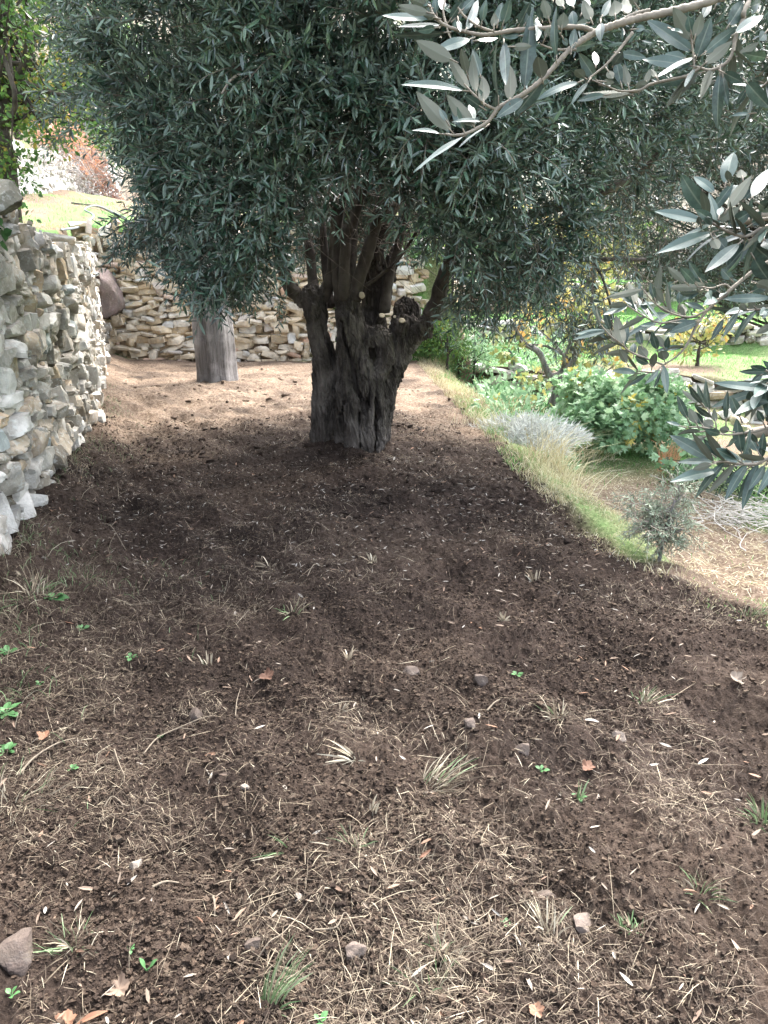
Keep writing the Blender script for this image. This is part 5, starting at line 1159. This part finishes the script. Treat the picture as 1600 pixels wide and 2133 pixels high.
# ------------------------------------------------------------------ things lying or growing on the dug earth, one by one
ri = np.random.default_rng(202)
def sz(u, v, px): return px * np.linalg.norm(G(u, v) - CAM) / FPX
def fallen(u, v, px, ang, kind, tint, label, tilt=.35):
    p = G(u, v) + [0, 0, .012]; L = sz(u, v, px*.7); a = R(ang); D = np.array([math.cos(a), math.sin(a), ri.uniform(.05, .3)]); N = np.array([ri.normal(0, tilt), -.35 + ri.normal(0, tilt), 1.0])
    if kind == 'plane':
        D = norm(D); N = perp(D[None], N[None])[0]; S = np.cross(D, N); n = 44; th = np.linspace(0, 2*PI, n, endpoint=False)
        r = .5*(.62 + .24*np.abs(np.cos(2.5*th))**.9 + .05*np.cos(th*15)) * (1 - .25*np.exp(-((np.abs(th-PI))/.35)**2))
        rings = [np.concatenate([[p]])]
        V = [p]; 
        for f in (.5, 1.0):
            for k in range(n):
                q = r[k]*f*L; cx, cy = q*math.cos(th[k]), q*math.sin(th[k]); V.append(p + D*cx + S*cy + N*((.9*(cx*cx+cy*cy)/L)*(1 + .8*math.sin(th[k]*2 + u)) + .03*L*math.sin(th[k]*5)))
        i = np.arange(n); i2 = (i+1) % n
        F = [np.stack([np.zeros(n, int), 1+i, 1+i2], -1)[:, ::-1], np.stack([1+i, 1+i2, 1+n+i2, 1+n+i], -1)]
        V = np.array(V); o = mk("fallen_leaf", V, F, M_dead, loc=p, tint=np.full(len(V), tint))
        tube_ = tube(spline([p - D*.1*L, p - D*.45*L + N*.02*L, p - D*.75*L + S*.1*L], 8), .0012, 5)
        mk("leaf_stalk", tube_[0], tube_[1], M_twig_near, o)
    else:
        V, F, rib = leaf_hi(p - norm(D)*L*.5, p + norm(D)*L*.5, N, L*.22, ri.uniform(-.05, .12), .35, 11, .05, u); o = mk("fallen_leaf", V, [F], M_dead, loc=p, tint=np.full(len(V), tint))
    tag(o, label, 'leaf', 'larger fallen leaves on the dug earth')
for a in ((1530, 1443, 50, 200, 'plane', .72, "pale pinkish tan lobed fallen leaf, the largest pale leaf near the right edge"),
          (1226, 1593, 46, 140, 'plane', .12, "reddish brown crumpled fallen leaf just right of the middle of the dug earth"),
          (95, 1537, 46, 30, 'plane', .34, "orange tan fallen leaf lying in the dry stubble at the left edge"),
          (556, 1419, 56, 10, 'plane', .05, "dark brown rounded fallen leaf in the middle of the dug earth"),
          (246, 2042, 72, 80, 'plane', .62, "greyish dead lobed leaf flat on the earth near the bottom left"),
          (138, 2120, 60, 25, 'plane', .38, "orange brown fallen leaf at the bottom edge, left of the pink one"),
          (192, 2116, 80, 15, 'olive', .28, "long curled pinkish fallen leaf at the bottom edge"),
          (1118, 2103, 46, 70, 'plane', .42, "tan orange fallen leaf at the bottom edge right of the middle"),
          (1466, 1578, 38, 25, 'olive', .98, "whitish curved fallen olive leaf right of the grey flat stone"),
          (1307, 2020, 44, 125, 'olive', 1.0, "broad whitish fallen olive leaf near the bottom right"),
          (1231, 1505, 44, 175, 'olive', .95, "long slender pale olive leaf left above the grey flat stone"),
          (886, 1795, 44, 35, 'olive', .2, "pinkish brown folded leaf beside the low tuft below the middle"),
          (1362, 1592, 30, 10, 'olive', .9, "small pale green fallen leaf between the grey flat stone and the whitish curved leaf"),
          (1232, 1788, 26, 120, 'olive', 1.0, "small white leaf standing on edge in the lower right of the dug earth")): fallen(*a)
M_peb = stone_mat("field_stone", [(0, (.055, .04, .033)), (.5, (.13, .10, .085)), (1, (.28, .24, .20))], .04, .2)
def stone(u, v, w, h, tint, label, box=.5, name="stone", m=None):
    r = np.random.default_rng(int(u)); p = G(u, v); k = sz(u, v, 1); w *= .8; h *= .8; V, F = rock(r, (w*k, w*k*.9, h*k*1.3), 7, .7, 9, .2, rot=True)
    o = mk(name, V + p + [0, 0, h*k*.08], [F], m or M_peb, loc=p, tint=np.full(len(V), tint), sharp=32); tag(o, label, 'stone', 'stones on the dug earth')
for a in ((855, 1404, 46, 30, .25, "rounded brown stone lying right of the middle dry stalks"), (1000, 1416, 36, 32, .3, "angular brown stone right of the rounded brown one"),
          (980, 1531, 30, 24, .45, "small blocky pinkish grey stone below the middle of the dug earth"), (1285, 1547, 36, 26, .6, "flat grey stone with a pale face in the right half of the dug earth"),
          (1090, 1573, 38, 30, .35, "brown lumpy stone left below the flat grey stone"), (1216, 1908, 46, 36, .55, "tan stone half buried beside the white dry stalks at lower right"),
          (624, 1868, 22, 18, .95, "bright orange tan pebble near the bottom middle"), (409, 1494, 34, 34, .1, "dark square clod like stone left of the middle"),
          (511, 1644, 22, 16, .85, "small pale pebble above the lower left furrow"), (280, 1797, 30, 28, .9, "chalky white stone chip standing on edge at lower left"),
          (742, 1981, 46, 34, .5, "grey angular stone right of the green grass tuft at the bottom"), (22, 1982, 84, 52, .2, "big rusty brown lump of rock cut by the left edge near the bottom"),
          (1135, 1850, 52, 34, .15, "large dark clod like stone above the white dry stalks"), (525, 1955, 36, 28, .2, "round brown stone left of the green grass tuft at the bottom")): stone(*a)
def stick(pts, r, label, side=None):
    r *= .72
    w = np.array([G(u, v) + [0, 0, .008 + (.012 if 0 < i < len(pts)-1 else 0)] for i, (u, v) in enumerate(pts)]); s = spline(w, 8*len(w)); Bq = Bag(); V, F = tube(s, np.linspace(r, r*.55, len(s)), 7, .25, 5, fr=60); Bq.add(V, F)
    for sp in (side or []):
        w2 = np.array([G(u, v) + [0, 0, .012] for u, v in sp]); s2 = spline(w2, 12); V, F = tube(s2, np.linspace(r*.6, r*.3, 12), 6, .2, 3); Bq.add(V, F)
    tag(Bq.build("twig", [M_stick], loc=w[0]), label, 'twig', 'twigs lying on the dug earth')
stick([(40, 1622), (75, 1590), (120, 1562), (162, 1542)], .0055, "straight pale stick lying at the left edge below the orange leaf")
stick([(300, 1580), (330, 1545), (380, 1520), (420, 1505), (448, 1502)], .0035, "forked thin twig left of the middle, curving up to the right", [[(375, 1522), (410, 1524)], [(330, 1545), (300, 1548)]])
stick([(318, 1853), (345, 1840), (371, 1824)], .0055, "short thick pale stick at lower left, right of the white stone chip")
stick([(491, 1498), (494, 1468), (501, 1437)], .003, "thin upright leaning stalk left of the dark brown round leaf")
stick([(530, 1990), (560, 1970), (590, 1945), (625, 1905), (650, 1880)], .0025, "long thin bent twig leaning past the green tuft near the bottom")
stick([(240, 1578), (250, 1610), (262, 1642)], .004, "short dark twig standing out of the earth at the left below the forked twig")
stick([(218, 1702), (238, 1690), (262, 1700), (272, 1692)], .003, "crooked pale twig below the straight stick at left")
stick([(442, 1848), (447, 1880), (446, 1897)], .005, "short brown stick lying upright near the middle of the lower left")
stick([(655, 1938), (700, 1940), (720, 1920), (745, 1960)], .0032, "forked pale twig right of the green grass tuft at the bottom", [[(700, 1940), (712, 1995), (722, 2040)]])
stick([(205, 1090), (232, 1108), (262, 1150)], .0045, "long thin pale root lying beside the foot of the left wall", [[(232, 1108), (240, 1082), (208, 1068)]])
stick([(640, 1205), (655, 1190), (672, 1186)], .004, "short curved pale twig in front of the old trunk")
stick([(1015, 1475), (1030, 1465), (1045, 1455)], .005, "short flat wood chip right of the middle of the dug earth")
def tuft(u, v, px, n, green, label, lean=.6, wpx=2.2, spread=.12, name="grass_tuft", tilt=(0, 0), tint=(.4, 1)):
    r = np.random.default_rng(int(u*7+v)); tilt = (tilt[0] + r.normal(0, .3), tilt[1] + r.normal(0, .2)); spread *= r.uniform(1.2, 2.6); p = G(u, v) - [0, 0, .008]; h = sz(u, v, px)*.92; k = sz(u, v, 1); a = r.uniform(0, 2*PI, n)
    P0 = p + np.stack([np.cos(a), np.sin(a), 0*a], -1)*r.uniform(0, spread, (n, 1))*h*.6; l = r.uniform(.08, lean, n)*h; a = a + r.normal(0, .5, n); hh = h*r.uniform(.45, 1.05, n)
    hh = hh*np.where(r.random(n) < .4, r.uniform(.3, .7, n), 1); off = np.stack([l*np.cos(a) + tilt[0]*hh, l*np.sin(a) + tilt[1]*hh, np.maximum(hh*np.sqrt(np.maximum(.1, 1 - (l/h)**2)) - .3*abs(tilt[0])*hh, .012)], -1)
    V, F = ribbon(P0, P0 + off*np.array([.3, .3, .7]), P0 + off, wpx*k*r.uniform(.6, 1.3, n), False, .15, r); Bq = Bag()
    g = r.random(n) < green
    if g.any(): Vg, Fg = ribbon(P0[g], (P0 + off*np.array([.3, .3, .7]))[g], (P0 + off)[g], wpx*k*r.uniform(.6, 1.3, g.sum()), False, .15, r); Bq.add(Vg, Fg, np.repeat(r.uniform(.2, 1, g.sum()), 8), 1)
    if (~g).any(): Vg, Fg = ribbon(P0[~g], (P0 + off*np.array([.3, .3, .7]))[~g], (P0 + off)[~g], wpx*k*r.uniform(.6, 1.3, (~g).sum()), False, .2, r); Bq.add(Vg, Fg, np.repeat(r.uniform(*tint, (~g).sum()), 8), 0)
    tag(Bq.build(name, [M_straw, M_tuft], loc=p, smooth=False), label, 'grass tuft', 'tufts left on the dug earth')
for a in ((566, 2092, 150, 60, .85, "tall green grass tuft leaning right at the bottom of the dug earth", .25, 2.6, .12, "grass_tuft", (.22, .1)),
          (1588, 1700, 60, 45, .8, "green grass tuft cut by the right edge in a small hollow", .7, 2.6, .3, "grass_tuft", (-.3, 0)),
          (735, 1770, 60, 50, .5, "loose half green tuft straight above the bottom middle stones", .9, 2, .4), (600, 1770, 46, 16, .7, "flattened green blades left of the loose half green tuft", 1.2, 2.4, .3, "grass_tuft", (-.6, 0)),
          (1205, 1672, 60, 9, 1.0, "few broad green blades standing below the reddish brown leaf", .35, 4, .15), (613, 1292, 46, 34, .5, "small greenish tuft up in the middle of the dug earth", .8, 2, .4),
          (1342, 1470, 50, 40, .35, "pale green tuft in the right half below the terrace edge", .7, 2.4, .3), (900, 1620, 80, 80, .12, "large dry yellow tuft combed to the right in the middle of the dug earth", .6, 2.0, .35, "grass_tuft", (.4, .3)),
          (1160, 1510, 50, 50, .2, "dry yellow green tuft left of the slender pale olive leaf", .8, 2.2, .3), (1462, 1850, 60, 50, .45, "thin greyish green tuft at lower right of the dug earth", .7, 1.8, .4),
          (1140, 1930, 70, 50, .12, "bleached white stalk tuft beside the half buried tan stone", .8, 2.8, .25, "grass_tuft", (.15, 0), (.75, 1)), (1315, 1935, 34, 34, .75, "short green tuft right of the bleached stalks", 1.0, 2.4, .4),
          (740, 1585, 56, 26, 0, "comb shaped clump of pale dead roots in the middle of the dug earth", .9, 3.4, .2, "grass_tuft", (-.9, .2), (.7, 1)), (776, 1688, 50, 9, 0, "white frayed stalk standing up below the comb shaped roots", .3, 4, .12, "grass_tuft", (0, 0), (.8, 1)),
          (725, 1378, 38, 14, 0, "fan of short pale stubble right of the thin leaning stalk", .6, 3, .25, "grass_tuft", (0, 0), (.6, 1)), (708, 1475, 40, 16, 0, "fan of dry stubble below the short pale one", .7, 2.8, .25, "grass_tuft", (0, 0), (.55, .9)),
          (432, 1380, 42, 10, 0, "few upright white stubble stalks left of the middle", .3, 3, .3, "grass_tuft", (0, 0), (.7, 1)), (1112, 1205, 48, 12, 0, "upright split pale stalks close to the terrace edge", .5, 3.4, .2, "grass_tuft", (0, 0), (.65, 1)),
          (1050, 1295, 40, 12, 0, "ragged white stalk stub left below the split pale stalks", .5, 4, .2, "grass_tuft", (0, 0), (.8, 1)), (775, 1170, 34, 16, 0, "small pale stubble clump in the earth in front of the trunk", .8, 3, .3, "grass_tuft", (0, 0), (.6, 1)),
          (560, 1165, 30, 16, 0, "yellowish stubble clump in front of the trunk to its left", .8, 2.8, .3, "grass_tuft", (0, 0), (.5, .9)), (30, 1680, 70, 120, .05, "matted heap of dry straw at the left edge of the dug earth", 1.2, 1.6, .7, "grass_tuft", (0, 0), (.45, .95)),
          (150, 1960, 60, 70, .35, "flattened mixed tuft at the bottom left above the orange leaf", 1.3, 2, .6), (70, 1250, 60, 80, .2, "dry stubble patch at the near foot of the left wall", 1.1, 1.8, .6), (1560, 1275, 50, 50, .4, "thin grass tuft on the terrace edge at far right", .8, 1.6, .4),
          (880, 2060, 70, 60, .3, "long dry green mixed tuft at the bottom middle", 1.1, 2.2, .4), (920, 1990, 60, 60, .1, "dry straw tuft above the bottom middle, dark underneath", .9, 1.8, .5)): tuft(*a)
def weed(u, v, px, n, label, wide=.7, up=.6):
    r = np.random.default_rng(int(u+v*3)); p = G(u, v); k = sz(u, v, 1); L0 = px*k*.4; Bq = Bag()
    for i in range(n):
        a = i*2.4 + r.normal(0, .3); e = r.uniform(.2, up+.2); D = np.array([math.cos(a), math.sin(a), e]); L = L0*r.uniform(.7, 1.25); b = p + norm(D)*L*.35 + [0, 0, .004]
        V, F, rib = leaf_hi(b, b + norm(D + [0, 0, -.25])*L, np.array([0, 0, 1.0]) - .3*D + r.normal(0, .15, 3), L*wide, .05, .2, 8, .03, i); Bq.add(V, F, r.random(), 0, rib)
        V, F = tube(np.array([p, (p+b)/2 + [0, 0, .003], b]), .0012*px/30, 5); Bq.add(V, F, .4, 0)
    tag(Bq.build("weed", [M_weed], loc=p), label, 'weed', 'green weeds sprouting from the dug earth')
for a in ((110, 1262, 60, 10, "tall leafy green weed at the foot of the left wall"), (275, 1388, 26, 5, "small round leaved weed right of the one with bare stalk at left"), (172, 1316, 26, 5, "weed with little round leaves between the wall foot weed and the stubble"),
          (1077, 1403, 28, 7, "single vivid green weed right of the two brown stones"), (1126, 1621, 34, 4, "pale blue green seedling with three leaves below the brown lumpy stone"), (152, 1616, 22, 4, "small bright green seedling under the straight stick at left"),
          (305, 2020, 50, 2, "single upright light green leaf sprout at the bottom left", .5, 1.6), (14, 1490, 50, 9, "weed with several bright leaves on the left edge above the orange leaf"), (8, 1562, 44, 7, "round leaved weed cut by the left edge beside the orange leaf"),
          (334, 1537, 22, 4, "tiny weed between the forked twig and its bend"), (1056, 1916, 30, 4, "tiny clover like weed left of the bleached stalks"), (1206, 1668, 30, 3, "little pale seedling beside the broad green blades"), (22, 2066, 30, 4, "oval leaved weed at the bottom left edge"),
          (18, 1365, 34, 8, "small bushy weed on the left edge near the wall"), (84, 1430, 20, 5, "sparse weed just right of the left edge above the bright one"), (272, 1978, 22, 4, "tiny green sprig above the upright light green sprout"), (664, 2128, 34, 4, "fresh green weed at the bottom edge left of the middle")): weed(*a)

# ------------------------------------------------------------------ on the bank and beyond it
def stalks(u, v, n, h, label, m, seed, lean=(0, 0), sp=.25, w=.004, tint=(.5, 1), cat='dry grass', name="dry_stalks", base=None, lw=.9):
    r = np.random.default_rng(seed); p = G(u, v) if base is None else np.array(base); a = r.uniform(0, 2*PI, n); P0 = np.stack([p[0] + np.cos(a)*r.uniform(0, sp, n), p[1] + np.sin(a)*r.uniform(0, sp, n), 0*a], -1); P0[:, 2] = gz(P0[:, 0], P0[:, 1]) - .02
    hh = h*r.uniform(.4, 1.1, n); l = hh*r.uniform(.1, lw, n); a = r.uniform(0, 2*PI, n); off = np.stack([l*np.cos(a) + lean[0]*hh, l*np.sin(a) + lean[1]*hh, hh*.75], -1)
    V, F = ribbon(P0, P0 + off*np.array([.35, .35, 1.05]), P0 + off, w*r.uniform(.6, 1.4, n), False, .3, r); o = mk(name, V, [F], m, loc=p, tint=np.repeat(r.uniform(*tint, n), 8), smooth=False); return tag(o, label, cat)
stalks(1165, 985, 260, .42, "clump of long dry grass arching over the bank at the terrace edge", M_drygrass, 1, (.35, -.1), .3, .0035)
stalks(1120, 940, 160, .3, "brownish dry grass clump on the bank left of the arching one", M_drygrass, 2, (.1, 0), .25, .004, (.2, .7))
stalks(1235, 960, 120, .45, "loose pale grass stalks before the broad green bush", M_drygrass, 3, (.4, 0), .3, .0035, (.6, 1))
stalks(1385, 985, 90, .5, "orange tan upright dry stalks right of the broad green bush", M_orange, 4, (.15, 0), .12, .005, (.6, 1), lw=.5)
stalks(1010, 880, 150, .22, "bleached pale grass clump on the bank beyond the trunk shade", M_drygrass, 5, (.2, 0), .4, .004, (.8, 1))
# heap of cut brushwood with a black pipe, at the right edge
p = G(1548, 1098); r = np.random.default_rng(9); Bq = Bag()
for i in range(170):
    c = p + [r.normal(.05, .28), r.normal(.1, .25), 0]; c[2] = float(gz(c[0], c[1])) + abs(r.normal(.05, .09)); a = r.normal(2.6, .6); L = r.uniform(.15, .42); d = np.array([math.cos(a), math.sin(a), r.normal(0, .2)])
    V, F = tube(spline([c - d*L/2, c + r.normal(0, .03, 3), c + d*L/2 + r.normal(0, .05, 3)], 7), np.linspace(.006, .002, 7)*r.uniform(.5, 1.2), 5); Bq.add(V, F, r.random())
tag(Bq.build("brushwood_heap", [plain("bleached_twig", (.5, .47, .42), .8, .2)], loc=p), "heap of bleached cut brushwood at the right edge below the near branch", "brushwood")
p = G(1570, 1050); cl = [(r.normal(0, .35), r.normal(.15, .3), r.uniform(.05, .3), .2) for _ in range(16)]
quick_tree("bramble", "dark tangled bramble behind the bleached brushwood at the right edge", p, None, cl, 'leaf', [M_pine], r, M_bark, per=260, leafL=.05, wide=.4, cat='bush')
def hose(pts, rad, m, label, name="hose"):
    w = np.array(pts); s = spline(w, 14*len(w)); V, F = tube(s, rad, 10); tag(mk(name, V, F, m, loc=w[0]), label, 'hose')
h0 = [G(1530, 1003), G(1545, 1025), G(1570, 1046), G(1610, 1052)]; hose([h0[0] + [0, 0, .1], h0[1] + [0, 0, .3], h0[2] + [0, 0, .33], h0[3] + [0, 0, .1]], .014, M_hose, "black water pipe curving over the dark bramble at the right edge")
hose([G(262, 455) + [0, 0, .02], G(205, 437) + [0, 0, .05], G(178, 448) + [0, 0, .10], G(196, 462) + [0, 0, .08], G(172, 478) + [0, 0, .05], G(128, 482) + [0, 0, .02]], .016, M_hose2, "grey hose looping over the grass above the left wall")
hose([G(150, 424) + [0, 0, .03], G(205, 437) + [0, 0, .04], G(240, 452) + [0, 0, .04], G(330, 500) + [0, 0, .03]], .018, M_hose, "black pipe running along the grass below the white wall")
# cinder block and rubble on the lower land
p = G(1572, 880); k = .2; Bq = Bag()
def box(bq, c, s, t=.5):
    C_, F_ = CS[2]; V = C_.copy(); V = V*np.array(s)/2 + np.array(c); bq.add(V, F_, t)
for c, s in (((0, 0, .015), (.2, .2, .03)), ((0, 0, .205), (.2, .2, .03)), ((0, 0, .395), (.2, .2, .03)), ((-.085, 0, .11), (.03, .2, .16)), ((.085, 0, .11), (.03, .2, .16)), ((-.085, 0, .30), (.03, .2, .16)), ((.085, 0, .30), (.03, .2, .16)), ((0, .08, .11), (.14, .02, .16)), ((0, .08, .30), (.14, .02, .16))): box(Bq, p + c, s)
tag(Bq.build("cinder_block", [M_concrete], loc=p, smooth=False), "pale cinder block standing on end among rubble at the right edge", "cinder block")
for i, (u, v, w, t, lb) in enumerate(((1540, 884, .26, .8, "pale loose stone left of the cinder block"), (1512, 872, .32, .6, "flat loose stone two steps left of the cinder block"), (1592, 868, .24, .3, "dark loose stone behind the cinder block"), (1555, 900, .2, .9, "small pale stone in front of the cinder block"), (1470, 880, .3, .5, "grey loose stone between the green bush and the rubble"))):
    q = G(u, v); boulder("stone", u, v, 1, (w, w*.8, w*.6), lb, M_stone, 60+i, 'stone', 'loose stones on the lower land', 4, t, .15, q + [0, 0, w*.22], .6)
# leafy weeds over the boulder and the wall top
bush("wall_weed", "round leaved green weed growing from the top of the left wall beside the boulder", 88, 498, .3, .25, 'leaf', M_weed, 61, .07, 260, base=[-2.35, 4.95, 1.70], cat='weed', stems=False, n=8, wide=.8)
bush("wall_weed", "ivy like green weed on the near face of the capping boulder", 8, 420, .22, .22, 'leaf', M_broad, 62, .06, 200, base=[-2.03, 4.0, 1.86], cat='weed', stems=False, n=6, wide=.8)
